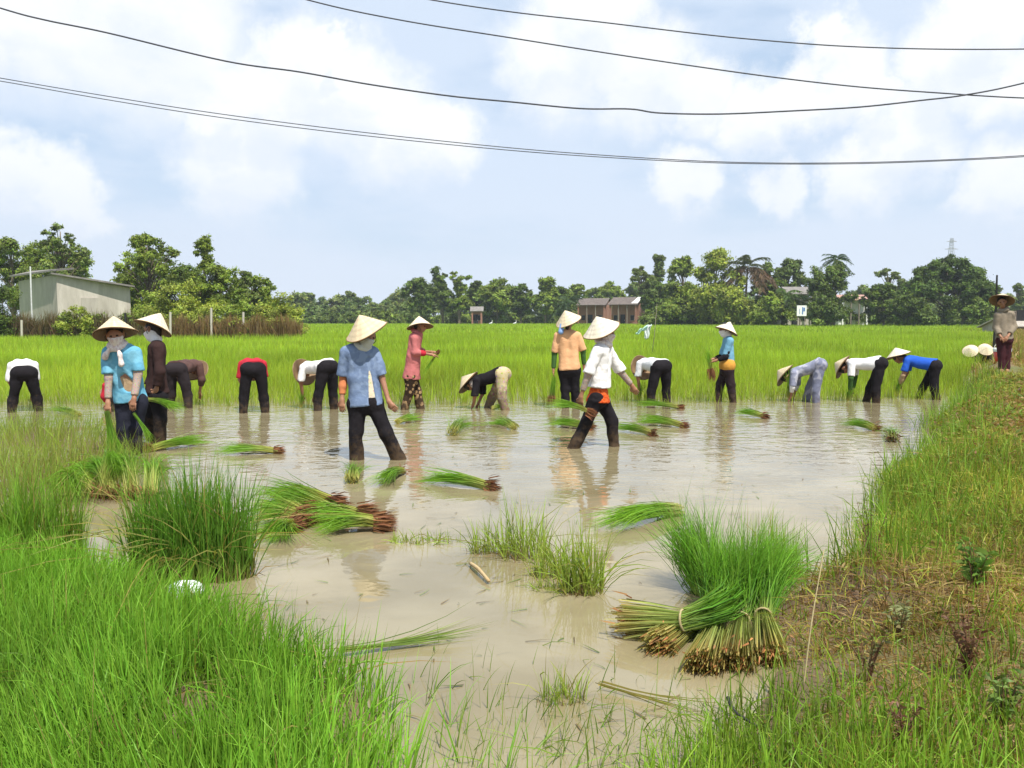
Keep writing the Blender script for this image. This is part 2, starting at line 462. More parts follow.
    v, f = sdf_mesh(pr, h, k=.03, wr=top.get('wr', .0105), seed=sd + 5, cuts=[(bot, -up)], subs=subs, extra=ex)
    mk('shirt', v, f, top['mat'], root)
    if o['under']:
        um, ul, uk, uf = o['under']
        pr = [(L(pa, ua, uf), pa - up * (ul - .02), .083 * uk, .120 * uk), (L(pb, ub, uf), pb - up * (ul - .02), .083 * uk, .120 * uk)]
        v, f = sdf_mesh(pr, h, k=.03, wr=.002, seed=sd + 8, cuts=[(P - up * ul, -up)])
        mk('undershirt', v, f, um, root)
    # --- sleeves guards
    for s, m_, a0, a1, k_ in o['guards']:
        e, w_ = J['el' + s], J['wr' + s]; a = J['sh' + s]
        p0 = L(a, e, 1 + a0) if a0 < 0 else L(e, w_, a0)
        pr = [(p0, e if a0 < 0 else L(e, w_, (a0 + a1) / 2), .046 * k_, .044 * k_), (e if a0 < 0 else L(e, w_, (a0 + a1) / 2), L(e, w_, a1), .044 * k_, .036 * k_, True)]
        v, f = sdf_mesh(pr, h * .8, k=.02, wr=.003, seed=sd + 11)
        mk('sleeve_guard', v, f, m_, root)
    # --- face cloth and scarf
    if o['mask'] is not None:
        pr = [(Hd - hd_up * .03 + fd * .012, Hd - hd_up * .07 + fd * .03, .083, .062), (Hd - hd_up * .015 + fd * .05, Hd - hd_up * .02 + fd * .062, .05, .05), (Hd - hd_up * .06, N, .068, .07)]
        v, f = sdf_mesh(pr, h * .75, k=.02, wr=.003, seed=sd + 13, cuts=[(Hd - hd_up * .0, hd_up)])
        mk('face_cloth', v, f, o['mask'], root)
    if o['scarf']:
        m_, tails = o['scarf']
        ring = [N + hd_up * .0 + (fd * math.cos(a) + er * math.sin(a)) * .07 - hd_up * .02 * math.cos(a) for a in np.linspace(0, 2 * PI, 9)]
        pr = [(ring[i], ring[i + 1], .034, .034) for i in range(8)]
        for tl in tails:
            for i in range(len(tl) - 1): pr.append((tl[i], tl[i + 1], .018 + .007 * i, .025 + .008 * i))
        v, f = sdf_mesh(pr, h * .75, k=.03, wr=.006, seed=sd + 17)
        mk('scarf', v, f, m_, root)
    for nm, m_, prims, wr_ in o['extras']:
        v, f = sdf_mesh(prims, h * .8, k=.02, wr=wr_, seed=sd + 19)
        mk(nm, v, f, m_, root)
    if hat:
        apex, rim, R, hm = hat
        ht = cone_hat(root, apex, rim, R, M_HAT[hm], M_HATU, sd)
        ch = Hd - hd_up * .085 + fd * .05
        for s_ in (-1, 1):
            q = rim + er * .1 * s_
            b = MB(); b.tube(catmull([q, Hd + er * .098 * s_ - hd_up * .02 + fd * .02, ch], 4), .004, 5); b.build('chin_strap', M_HAIR, ht, True)
    return root

def joints(D, d):
    """pixel joints (px, py[, metres further away]) -> world"""
    return {k: at(v[0], v[1], D + (v[2] if len(v) > 2 else 0)) for k, v in d.items()}

def bent(px, base, heading, pitch=15, hipz=.70, spread=.32, headp=None, armf=0.0, stag=0.0, roll=0, sub=.22, tors=.43, D=None, knee=.04, z0=0.0, headt=0, back=.0, neckl=.07, headl=.13, hatang=None):
    """a planter bending from the hips. heading 0 faces away from the camera, 90 towards -x"""
    D = D or CH * F / (base - HOR); c = at(px, 400, D); c = V(c[0], D, z0)
    a = math.radians(heading) + math.atan((512 - px) / F); f = V(-math.sin(a), math.cos(a), 0); s = V(-math.cos(a), -math.sin(a), 0); u = V(0, 0, 1)
    p = math.radians(pitch); td = f * math.cos(p) - u * math.sin(p)
    hp = math.radians(headp if headp is not None else pitch + 25); hdv = f * math.cos(hp) - u * math.sin(hp)
    J = {}
    P = c + u * hipz - f * (.04 + back); J['pelvis'] = P
    J['chest'] = P + td * tors; J['neck'] = P + td * (tors + neckl) + u * .015
    J['head'] = J['neck'] + hdv * headl
    J['face'] = -u * math.cos(hp) - f * math.sin(hp)
    for k, sg in (('A', 1), ('B', -1)):
        J['hip' + k] = P + s * .088 * sg - td * .02
        J['ankle' + k] = c + s * spread / 2 * sg + f * stag * sg - u * sub
        J['kn' + k] = L(J['hip' + k], J['ankle' + k], .5) + f * knee + s * .02 * sg
        J['sh' + k] = J['chest'] + s * .165 * sg + td * .02
        e = J['sh' + k] + f * (.02 + armf) + s * .03 * sg - u * .25; e[2] = max(e[2], z0 + .22); J['el' + k] = e
        w = e + f * (.04 + armf) - s * .06 * sg - u * .22; w[2] = max(w[2], z0 + .09); J['wr' + k] = w
        J['tip' + k] = w + f * .07 - s * .02 * sg - u * .14
    # the hat sits on the crown of the head: apex past the head, axis along the head tilted up a little
    ax = nrm(hdv + u * math.tan(math.radians(headt)))
    if hatang is not None: ax = f * math.cos(math.radians(hatang)) + u * math.sin(math.radians(hatang))
    J['hataxis'] = ax
    return J
def bent_hat(J, R=.225, H=.16, hm=0, back=.0):
    ax = J['hataxis']; r = J['head'] + ax * (.045 - back)
    return (r + ax * H, r, R, hm)
# ------------------------------------------------------------------ light, sky
SUN_EL, SUN_AZ = math.radians(61), math.radians(152)      # azimuth clockwise from +Y (behind the camera, to its right)
sdir = V(math.sin(SUN_AZ) * math.cos(SUN_EL), math.cos(SUN_AZ) * math.cos(SUN_EL), math.sin(SUN_EL))
ld = bpy.data.lights.new('sun', 'SUN'); lo_ = bpy.data.objects.new('sun', ld); COL.objects.link(lo_)
ld.energy = 4.6; ld.angle = math.radians(.6); ld.color = (1, .955, .88)
lo_.rotation_euler = Vector(sdir).to_track_quat('Z', 'Y').to_euler()
lo_.location = (0, 0, 40)

def world():
    w = bpy.data.worlds.new('World'); SC.world = w; w.use_nodes = True
    w.node_tree.nodes.clear(); t = NT(w.node_tree)
    sky = t.n('ShaderNodeTexSky', sky_type='NISHITA', sun_disc=False, sun_elevation=SUN_EL, sun_rotation=SUN_AZ, air_density=1.0, dust_density=.6, ozone_density=1.5).outputs[0]
    g = t.n('ShaderNodeTexCoord').outputs['Generated']
    g = t.vmath('NORMALIZE', g)
    z = t.n('ShaderNodeSeparateXYZ', {0: g}).outputs[2]
    # small cauliflower warp for the edges of the clouds
    wp = t.n('ShaderNodeTexNoise', {'Vector': g, 'Scale': 24.0, 'Detail': 12.0, 'Roughness': .62}).outputs[1]
    warp = t.vmath('MULTIPLY', t.vmath('SUBTRACT', wp, (.5, .5, .5)), (.085, .085, .075))
    gw = t.vmath('ADD', g, warp)
    def blobs(lst, soft, gw=gw):
        m = None
        for px, py, r in lst:
            c = nrm(ray(px, py)); rr = r * 1.25 / F
            d = t.vmath('DISTANCE', gw, tuple(c))
            b = t.sstep(d, rr, rr * soft)
            m = b if m is None else t.math('MAXIMUM', m, b)
        return m
    puffs = [(305, 62, 46), (345, 95, 60), (270, 105, 52), (215, 100, 38), (395, 130, 55), (330, 40, 22), (185, 95, 30), (440, 135, 40),
                 (828, 34, 26), (845, 75, 44), (800, 100, 38), (870, 90, 30), (760, 115, 45), (700, 95, 42), (640, 75, 60), (560, 60, 60), (590, 20, 60), (690, 180, 36), (780, 190, 30),
                 (985, 30, 44), (950, 62, 50), (1005, 80, 40), (905, 140, 50), (925, 115, 26), (1000, 185, 40), (860, 175, 40), (60, 185, 38), (10, 170, 40), (80, 210, 30), (240, 165, 60), (150, 30, 90), (40, 25, 60)]
    cum = blobs(puffs, .42); above = blobs(puffs, .2, t.vmath('ADD', gw, (0, 0, .045)))
    veil = t.n('ShaderNodeTexNoise', {'Vector': t.vmath('MULTIPLY', g, (1.0, 1.0, 3.2)), 'Scale': 3.2, 'Detail': 7.0, 'Roughness': .55}).outputs[0]
    soft = t.sstep(veil, .30, .56)
    # colours of what the sky gives off
    lump = t.n('ShaderNodeTexNoise', {'Vector': t.vmath('MULTIPLY', g, (1, 1, 1.7)), 'Scale': 16.0, 'Detail': 8.0, 'Roughness': .6}).outputs[0]
    white = t.mix(t.sstep(lump, .36, .64), (8.5, 9.2, 10.3), (11.2, 11.1, 11.0))
    white = t.mix(t.math('MULTIPLY', above, .62), (11.4, 11.3, 11.1), white); white = t.mix(t.math('MULTIPLY', t.sstep(above, .5, 1.0), .35), white, (8.0, 8.7, 10.0))
    grey = (7.6, 8.6, 10.1)
    blue = t.mix(1.0, sky, (1.0, 1.0, 1.0), 'MULTIPLY')
    blue = t.mix(.62, blue, (5.9, 8.0, 10.7))
    c = t.mix(t.math('MULTIPLY', soft, .80), blue, grey)
    c = t.mix(t.math('MULTIPLY', cum, .80), c, white)
    hz = t.sstep(z, .20, .0)
    c = t.mix(t.math('MULTIPLY', hz, .8), c, (7.9, 8.8, 10.2))
    bg = t.n('ShaderNodeBackground', {0: c, 1: .072}).outputs[0]
    o = t.n('ShaderNodeOutputWorld'); t.t.links.new(bg, o.inputs[0])
world()
SC.view_settings.view_transform = 'Standard'; SC.view_settings.look = 'None'
SC.view_settings.exposure = 0.52; SC.view_settings.gamma = 1
SC.cycles.max_bounces = 7; SC.cycles.transparent_max_bounces = 6
SC.cycles.use_denoising = True

# ------------------------------------------------------------------ ground
tn1, tn2, tn3 = snoise(11, 1.3, 6), snoise(12, 4.5, 6), snoise(13, .35, 5)
def bank_s(x, y):
    p = np.stack([x, y, 0 * x], -1)
    return (x - (.55 * y - .9)) * .876 + .10 * tn1(p) * np.clip(y / 6, .5, 2.5) + .04 * tn2(p)
def nurs_s(x, y):
    p = np.stack([x, y, 0 * x], -1)
    return (-3.36 + 1.08 * (5.9 - y) - .75 * np.maximum(0, 3.5 - y) - x) * .68 + .10 * tn1(p + 5) + .04 * tn2(p)
def mudl_s(x, y):
    p = np.stack([x, y, 0 * x], -1)
    return np.minimum(np.minimum((-.455 * y + .15 - x), (y - 7.2)), 12.3 - y) * .9 + .15 * tn1(p + 9)
def ground_z(x, y):
    x = np.asarray(x, float); y = np.asarray(y, float)
    p = np.stack([x, y, 0 * x], -1)
    s = bank_s(x, y); bh = .12 + .27 * sst(2.5, 9.5, y) + .03 * tn1(p) + .012 * tn2(p)
    far = .03 * sst(22, 30, y) + .02 * tn3(p) * sst(30, 60, y)
    base = -.3 + (.3 + far) * sst(19, 24, y)
    zb = np.where(s < 0, base * sst(0, -.7, s), bh * sst(-.05, .85, s))
    n = nurs_s(x, y); zn = np.where(n > 0, .02 + .03 * tn2(p) * .5, -.3 * sst(0, -.5, n))
    m = mudl_s(x, y); zm = np.where(m > 0, -.005 + .03 * tn1(p * 2), -.3 * sst(0, -.5, m))
    mound = .17 * np.exp(-(((x - 1.80) / .34) ** 2 + ((y - 4.45) / .32) ** 2)) * (1 + .35 * tn2(p * 2.2) + .22 * tn2(p * 6) + .12 * tn2(p * 13 + 2))
    return np.maximum(np.maximum(zb, zn), zm) + mound * sst(-.3, -.1, s)
def axis(lo, hi, st, far_lo, far_hi):
    a = list(np.arange(lo, hi + 1e-6, st)); d = st
    while a[-1] < far_hi: d *= 1.25; a.append(a[-1] + d)
    d = st
    while a[0] > far_lo: d *= 1.25; a.insert(0, a[0] - d)
    return np.array(a)
gx = axis(-8, 14, .07, -5000, 5000); gy = axis(-1, 21, .07, -400, 9000)
X, Y = np.meshgrid(gx, gy, indexing='ij'); Z = ground_z(X, Y)
nx, ny = X.shape; idx = np.arange(nx * ny).reshape(nx, ny)
gq = np.stack([idx[:-1, :-1], idx[1:, :-1], idx[1:, 1:], idx[:-1, 1:]], -1).reshape(-1, 4)
P = np.stack([X, Y, Z], -1).reshape(-1, 3)
s_ = bank_s(P[:, 0], P[:, 1]); k = tn2(P)[:, None]; k1 = tn1(P)[:, None]
mud = V(.17, .12, .07); dry = V(.20, .145, .065); grn = V(.08, .13, .02); field = V(.14, .24, .02)
gc = np.broadcast_to(mud, P.shape) * (1 + .15 * k)
onb = sst(.15, .6, s_)[:, None]
gc = gc * (1 - onb) + onb * (dry + (grn - dry) * sst(-.2, .7, k1) * .6)
farm = sst(18, 26, P[:, 1])[:, None] * (s_ < .1)[:, None]
gc = gc * (1 - farm) + farm * field
md = np.exp(-(((P[:, 0] - 1.75) / .45) ** 2 + ((P[:, 1] - 4.45) / .4) ** 2))[:, None]
gc = gc * (1 - md) + md * V(.13, .085, .05) * (1 + .3 * k)
m, t = newmat('soil')
g = t.n('ShaderNodeTexCoord').outputs['Object']
n1 = t.n('ShaderNodeTexNoise', {'Vector': g, 'Scale': 22.0, 'Detail': 8.0, 'Roughness': .7}).outputs[0]
cc = t.mix(n1, t.mix(1.0, t.n('ShaderNodeVertexColor', layer_name='Col').outputs[0], (.55, .55, .55), 'MULTIPLY'), t.mix(1.0, t.n('ShaderNodeVertexColor', layer_name='Col').outputs[0], (1.35, 1.35, 1.35), 'MULTIPLY'))
finish(t, t.n('ShaderNodeBsdfPrincipled', {'Base Color': cc, 'Roughness': .9, 'Specular IOR Level': .25, 'Normal': t.n('ShaderNodeBump', {'Height': n1, 'Strength': .7, 'Distance': .03}).outputs[0]}).outputs[0])
tag(mk('ground', P, gq, m, col=gc), kind='structure')

# ------------------------------------------------------------------ water
m, t = newmat('muddy_water')
g = t.n('ShaderNodeTexCoord').outputs['Object']
sx = t.n('ShaderNodeSeparateXYZ', {0: g}); wy = sx.outputs[1]
big = t.n('ShaderNodeTexNoise', {'Vector': g, 'Scale': .7, 'Detail': 3.0}).outputs[0]
calm = t.sstep(t.math('ADD', wy, t.math('MULTIPLY', t.math('SUBTRACT', big, .5), 5.0)), 6.0, 11.5)
r1 = t.n('ShaderNodeTexNoise', {'Vector': t.vmath('MULTIPLY', g, (1.0, 1.5, 1)), 'Scale': 3.2, 'Detail': 2.5, 'Roughness': .5, 'Distortion': .6}).outputs[0]
r2 = t.n('ShaderNodeTexNoise', {'Vector': g, 'Scale': 11.0, 'Detail': 2.0, 'Distortion': .4}).outputs[0]
hh = t.math('ADD', r1, t.math('MULTIPLY', r2, .22))
st = t.math('ADD', t.math('MULTIPLY', calm, .062), .010)
bp = t.n('ShaderNodeBump', {'Height': hh, 'Strength': st, 'Distance': .30}).outputs[0]
n3 = t.n('ShaderNodeTexNoise', {'Vector': t.vmath('MULTIPLY', g, (.7, 1, 1)), 'Scale': 1.6, 'Detail': 6.0}).outputs[0]
wc = t.mix(t.sstep(n3, .35, .7), (.205, .168, .090), (.270, .228, .135))
n4 = t.n('ShaderNodeTexNoise', {'Vector': g, 'Scale': 55.0, 'Detail': 2.0}).outputs[0]
wc = t.mix(t.math('MULTIPLY', t.sstep(n4, .71, .78), .5), wc, (.10, .08, .045))
finish(t, t.n('ShaderNodeBsdfPrincipled', {'Base Color': wc, 'Roughness': .035, 'IOR': 1.38, 'Specular IOR Level': .62, 'Normal': bp}).outputs[0])
wx, wyy = np.meshgrid(np.linspace(-30, 30, 13), np.linspace(-2, 30, 9), indexing='ij')
wp = np.stack([wx, wyy, 0 * wx], -1).reshape(-1, 3); wi = np.arange(13 * 9).reshape(13, 9)
tag(mk('water', wp, np.stack([wi[:-1, :-1], wi[1:, :-1], wi[1:, 1:], wi[:-1, 1:]], -1).reshape(-1, 4), m), kind='structure')

# ------------------------------------------------------------------ rice and grass that nobody could count
def scatter(n, fx, y0, y1, power=1.0):
    """n points, y in [y0,y1] by density ~ y^power, x in fx(y)"""
    u = rng.uniform(0, 1, n)
    y = (y0 ** (power + 1) + u * (y1 ** (power + 1) - y0 ** (power + 1))) ** (1 / (power + 1))
    lo, hi = fx(y); x = lo + (hi - lo) * rng.uniform(0, 1, n)
    return x, y
def stuff(name, lst, label, mat=M_GRASS):
    v, f, c = merge(lst); return tag(mk(name, v, f, mat, col=c), label, name.replace('_', ' '), kind='stuff')
def on(x, y, z=None):
    return np.stack([x, y, ground_z(x, y) if z is None else z + 0 * x], -1)

G1, G2, G3 = (.34, .36, .09), (.23, .35, .022), (.33, .46, .035)
parts = []
def paddy(n, y0, y1, w, hgt, S, hills=None, cl=0.0, dark=1.0):
    x, y = scatter(n, lambda y: (-.66 * y - 1.5, np.minimum(.62 * y + 1.5, .55 * y - .75)), y0, y1)
    if hills:                                  # rice stands in hills of several stems
        x = np.round(x / hills) * hills + rng.normal(0, hills * .22, n); y = np.round(y / hills) * hills + rng.normal(0, hills * .22, n)
    keep = (bank_s(x, y) < -.05) & ~((y > 56) & (x < -.235 * y)) & (y > 15.1 + .25 * tn1(np.stack([x, y, 0 * x], -1)) + np.clip(x, -8, 0) * .05 + np.clip(x, 0, 9) * .12 + .45 - rng.exponential(.12, len(x)))
    x, y = x[keep], y[keep]; n = len(x)
    p = np.stack([x, y, 0 * x], -1)
    k = (1 + .18 * tn1(p * .8) + .22 * tn3(p * 1.5))[:, None]
    b = on(x, y); b[:, 2] = np.maximum(b[:, 2], -.04)
    h = hgt * rng.uniform(.6, 1.12, n) * (1 + .10 * tn3(p)) * (.70 + .30 * sst(15.3, 19.5, y - np.clip(x, 0, 9) * .12))
    return grass(b, h, w * rng.uniform(.7, 1.3, n), .30, (np.array([G1]) * k * dark, np.array([G2]) * k * dark, np.array([G3]) * k * dark), S, tm=.3)
parts.append(paddy(90000, 15.2, 30, .009, .50, 3, hills=.21))
parts.append(paddy(130000, 28, 70, .020, .50, 2, hills=.25))
parts.append(paddy(110000, 66, 182, .07, .50, 2))
stuff('rice_field', parts, 'bright green paddy of young rice stretching back to the trees')

# nursery bed, bottom corner
def bed(n, y0, y1, hgt, w, fx, keepf, c=((.15, .23, .03), (.12, .27, .02), (.24, .46, .048)), lean=.38, S=4, power=.6, amt=.3):
    x, y = scatter(n, fx, y0, y1, power); kf = keepf(x, y); x, y = x[kf], y[kf]; n = len(x)
    p = np.stack([x, y, 0 * x], -1)
    k = (1 + .22 * tn1(p * 1.6) + .12 * tn2(p))[:, None]
    hh = hgt * (1 + .18 * tn1(p * 2.1)) * rng.uniform(.55, 1.1, n)
    b = on(x, y); b[:, 2] = np.maximum(b[:, 2], -.05)
    ld_ = np.stack([.05 + .30 * tn1(p * 1.9 + 7), -.02 + .26 * tn2(p * .6 + 3), 0 * x], -1)
    return grass(b, hh, w * rng.uniform(.6, 1.3, n), lean, tuple(np.array([q]) * k for q in c), S, leandir=ld_, amt=amt)
L0 = lambda y: (-.66 * y - .4, np.full_like(y, .9))
pr = [bed(100000, 1.6, 6.6, .29, .0068, L0, lambda x, y: (nurs_s(x, y) > rng.uniform(-.12, .22, len(x))) & (tn2(np.stack([x, y, 0 * x], -1) * 1.6) + rng.uniform(-.3, .9, len(x)) > -.35)),
      bed(2600, 1.8, 6.4, .36, .005, L0, lambda x, y: (np.abs(nurs_s(x, y)) < .3) & (rng.uniform(0, 1, len(x)) < .5), lean=.5),
      bed(900, 1.8, 6.4, .40, .004, L0, lambda x, y: nurs_s(x, y) > 0, c=((.3, .25, .08), (.3, .25, .08), (.34, .28, .1)), lean=.8), bed(1300, 1.8, 6.4, .20, .006, L0, lambda x, y: nurs_s(x, y) > 0, c=((.26, .19, .06), (.30, .20, .06), (.36, .26, .09)), lean=1.2)]
stuff('rice_seedlings', pr, 'dense bed of bright rice seedlings filling the near corner')
# thin rice standing in mud beside the woman in light blue
pr = [bed(5200, 7.2, 12.6, .34, .006, lambda y: (-.66 * y, -.40 * y), lambda x, y: mudl_s(x, y) > rng.uniform(-.9, .5, len(x)), c=((.30, .28, .08), (.20, .29, .04), (.28, .38, .06)), lean=.35),
      bed(1800, 7.0, 9.5, .22, .006, lambda y: (-.66 * y, -.44 * y), lambda x, y: mudl_s(x, y) > -.1, c=((.25, .18, .08), (.2, .16, .05), (.22, .2, .06)), lean=.6)]
stuff('thin_rice', pr, 'thin yellowish rice growing out of mud near the woman in light blue')
# sparse shoots out of the near water
xw = lambda y: (-.3 * y + .55, .55 * y - .95)
pr = [bed(520, 2.5, 4.4, .24, .0045, lambda y: (-.26 * y + .5, .55 * y - .8), lambda x, y: (tn1(np.stack([x * 1.4, y * 1.4, 0 * x], -1)) + (3.2 - y) * .5 > rng.uniform(-.3, 1.0, len(x))), c=((.26, .27, .07), (.14, .25, .03), (.22, .34, .05)), lean=.55),
      bed(620, 2.4, 3.4, .22, .0045, lambda y: (-.1 * y + .1, .5 * y - .3), lambda x, y: rng.uniform(0, 1, len(x)) < .9, c=((.26, .27, .07), (.14, .25, .03), (.22, .34, .05)), lean=.55),
      bed(420, 4.5, 13, .20, .004, xw, lambda x, y: tn1(np.stack([x, y, 0 * x], -1)) > .85, c=((.2, .2, .06), (.08, .16, .025), (.12, .2, .04)), lean=.8)]
stuff('sparse_grass', pr, 'sparse grass shoots poking out of the near muddy water')
# bank
def bank(n, y0, y1, sa, sb, hgt, w, c, lean=.4, S=3, mask=None, power=0, amt=.35):
    x, y = scatter(n, lambda y: (.55 * y - 1.6, np.minimum(.66 * y + 1.6, .55 * y + 4.5)), y0, y1, power)
    s = bank_s(x, y); kf = (s > sa + rng.uniform(-.12, .12, n)) & (s < sb + rng.uniform(-.3, .3, n)); x, y = x[kf], y[kf]
    p = np.stack([x, y, 0 * x], -1)
    if mask: kf = mask(p); x, y, p = x[kf], y[kf], p[kf]
    tt = np.clip((y - 17.6) / 7.0, 0, 1); kf = (np.abs(x - (9.85 + 3.4 * tt)) > rng.uniform(.2, .5, len(x))) | (y < 17.4) | (y > 25); x, y, p = x[kf], y[kf], p[kf]
    n = len(x); k = (1 + .25 * tn2(p))[:, None]
    hh = hgt * (1 + .3 * tn1(p * 1.7)) * rng.uniform(.4, 1.15, n)
    return grass(on(x, y), np.maximum(hh, .02), w * rng.uniform(.6, 1.3, n), lean, tuple(np.array([q]) * k for q in c), S, amt=amt)
DRY = ((.27, .17, .06), (.31, .205, .07), (.38, .28, .11)); OLIVE = ((.22, .20, .05), (.19, .22, .03), (.26, .29, .05)); GRN = ((.20, .25, .04), (.14, .26, .022), (.24, .38, .04)); RUST = ((.12, .07, .035), (.15, .085, .035), (.18, .11, .05))
notm = lambda p: np.exp(-(((p[:, 0] - 1.75) / .40) ** 2 + ((p[:, 1] - 4.45) / .36) ** 2)) < rng.uniform(.35, 1.1, len(p))
nb = lambda a: (lambda p: notm(p) & (tn1(p * .9 + 3) > rng.uniform(a - .35, a + .35, len(p))))
pr = [bank(15000, 4.6, 20, -.12, .6, .32, .008, GRN, mask=notm), bank(20000, 2.4, 9, -.1, 2.5, .16, .0065, GRN, lean=.65, mask=nb(.2)),
      bank(60000, 2.0, 9, .15, 9, .085, .006, OLIVE, lean=1.1, mask=nb(-.1)), bank(30000, 1.9, 4.0, -.1, 9, .20, .006, GRN, lean=.5, mask=nb(-.15)),
      bank(34000, 2.4, 9, .0, 9, .13, .0055, ((.34, .30, .07), (.33, .34, .05), (.44, .42, .08)), lean=.75, mask=nb(.15)), bank(14000, 8, 20, .1, 9, .16, .010, ((.34, .30, .07), (.33, .34, .05), (.44, .42, .08)), lean=.7, mask=nb(.2)), bank(34000, 8, 24, .3, 9, .11, .011, OLIVE, lean=.9, mask=nb(.1)), bank(9000, 22, 70, -.2, 9, .3, .03, OLIVE, lean=.5, S=2, power=.5)]
stuff('bank_grass', pr, 'green grass along the raised bank at the paddy edge')
pr = [bank(34000, 2.6, 9, .25, 9, .085, .0055, DRY, lean=1.4, mask=lambda p: notm(p) & (tn1(p * .9 + 3) < rng.uniform(-.1, .8, len(p)))),
      bank(5000, 2.6, 9, .2, 9, .10, .007, RUST, lean=1.1, mask=lambda p: (tn2(p * .45 + 1) > .15)),
      bank(34000, 8, 24, .35, 9, .10, .012, DRY, lean=1.3, mask=lambda p: tn1(p * .9 + 3) < rng.uniform(-.3, .9, len(p))),
      bank(9000, 22, 90, -.1, 9, .35, .035, DRY, lean=.6, S=2, power=.5),
      bank(5200, 3.8, 5.4, -.1, 1.1, .10, .005, DRY, lean=1.6), bank(2600, 3.8, 5.4, -.1, 1.1, .09, .006, RUST, lean=1.4), bank(3200, 3.7, 5.6, -.1, 1.3, .13, .005, GRN, lean=.9), bank(3000, 3.7, 5.6, -.1, 1.3, .11, .005, ((.34, .30, .07), (.33, .34, .05), (.44, .42, .08)), lean=.9)]
stuff('dry_grass', pr, 'dry brown grass covering the top of the raised bank')

# small leaves of creeping herbs matted over the bank
x, y = scatter(42000, lambda y: (.55 * y - 1.6, np.minimum(.66 * y + 1.6, .55 * y + 4)), 2.1, 16, .3)
s = bank_s(x, y); p = np.stack([x, y, 0 * x], -1); kf = (s > .05) & (tn2(p * .8) + tn1(p * 1.5 + 4) > rng.uniform(-1.2, 1.0, len(x))); x, y, p = x[kf], y[kf], p[kf]; n = len(x)
b = on(x, y); b[:, 2] += rng.uniform(.005, .09, n); a = rng.uniform(0, 6.28, n); l = rng.uniform(.012, .035, n) * np.clip(y / 5, .8, 2.2); d = np.stack([np.cos(a) * l, np.sin(a) * l, rng.uniform(-.4, .8, n) * l], -1)
cc = np.array([(.24, .29, .04), (.16, .24, .03), (.32, .22, .07), (.22, .12, .05)])[rng.choice(4, n, p=[.38, .28, .22, .12])] * rng.uniform(.6, 1.25, (n, 1))
v, f, q = ribbons(b, b + d * .5 + V(0, 0, .004), b + d, l * .42, cc, cc, cc, S=3, root=.5)
tag(mk('ground_herbs', v, f, M_GRASS, col=q), 'small leaves of low herbs matted over the bank', 'herbs', kind='stuff')
# scraps of leaf and straw afloat, and low lumps of mud
n = 620; y = rng.uniform(3.2, 13.5, n); x = rng.uniform(-.55, .5, n) * y; kf = (bank_s(x, y) < -.1) & (nurs_s(x, y) < -.05); x, y = x[kf], y[kf]; n = len(x)
b = np.stack([x, y, np.full(n, .004)], -1); a = rng.uniform(0, 6.28, n); l = rng.uniform(.02, .16, n) ** 1.0; d = np.stack([np.cos(a) * l, np.sin(a) * l, rng.uniform(0, .012, n)], -1)
cc = np.where(rng.uniform(0, 1, (n, 1)) < .5, V(.16, .24, .05), V(.24, .17, .08)) * rng.uniform(.5, 1.2, (n, 1))
v, f, q = ribbons(b, b + d * .5 + rng.normal(0, .006, (n, 3)) * V(1, 1, .2) + V(0, 0, .003), b + d, rng.uniform(.004, .009, n), cc, cc, cc, S=3, root=1, sidebias=np.tile(V(0, 0, 1), (n, 1)))
v[:, 2] = np.maximum(v[:, 2], .003)
tag(mk('floating_debris', v, f, M_GRASS, col=q), 'scraps of leaf and straw floating on the muddy water', 'floating debris', kind='stuff')
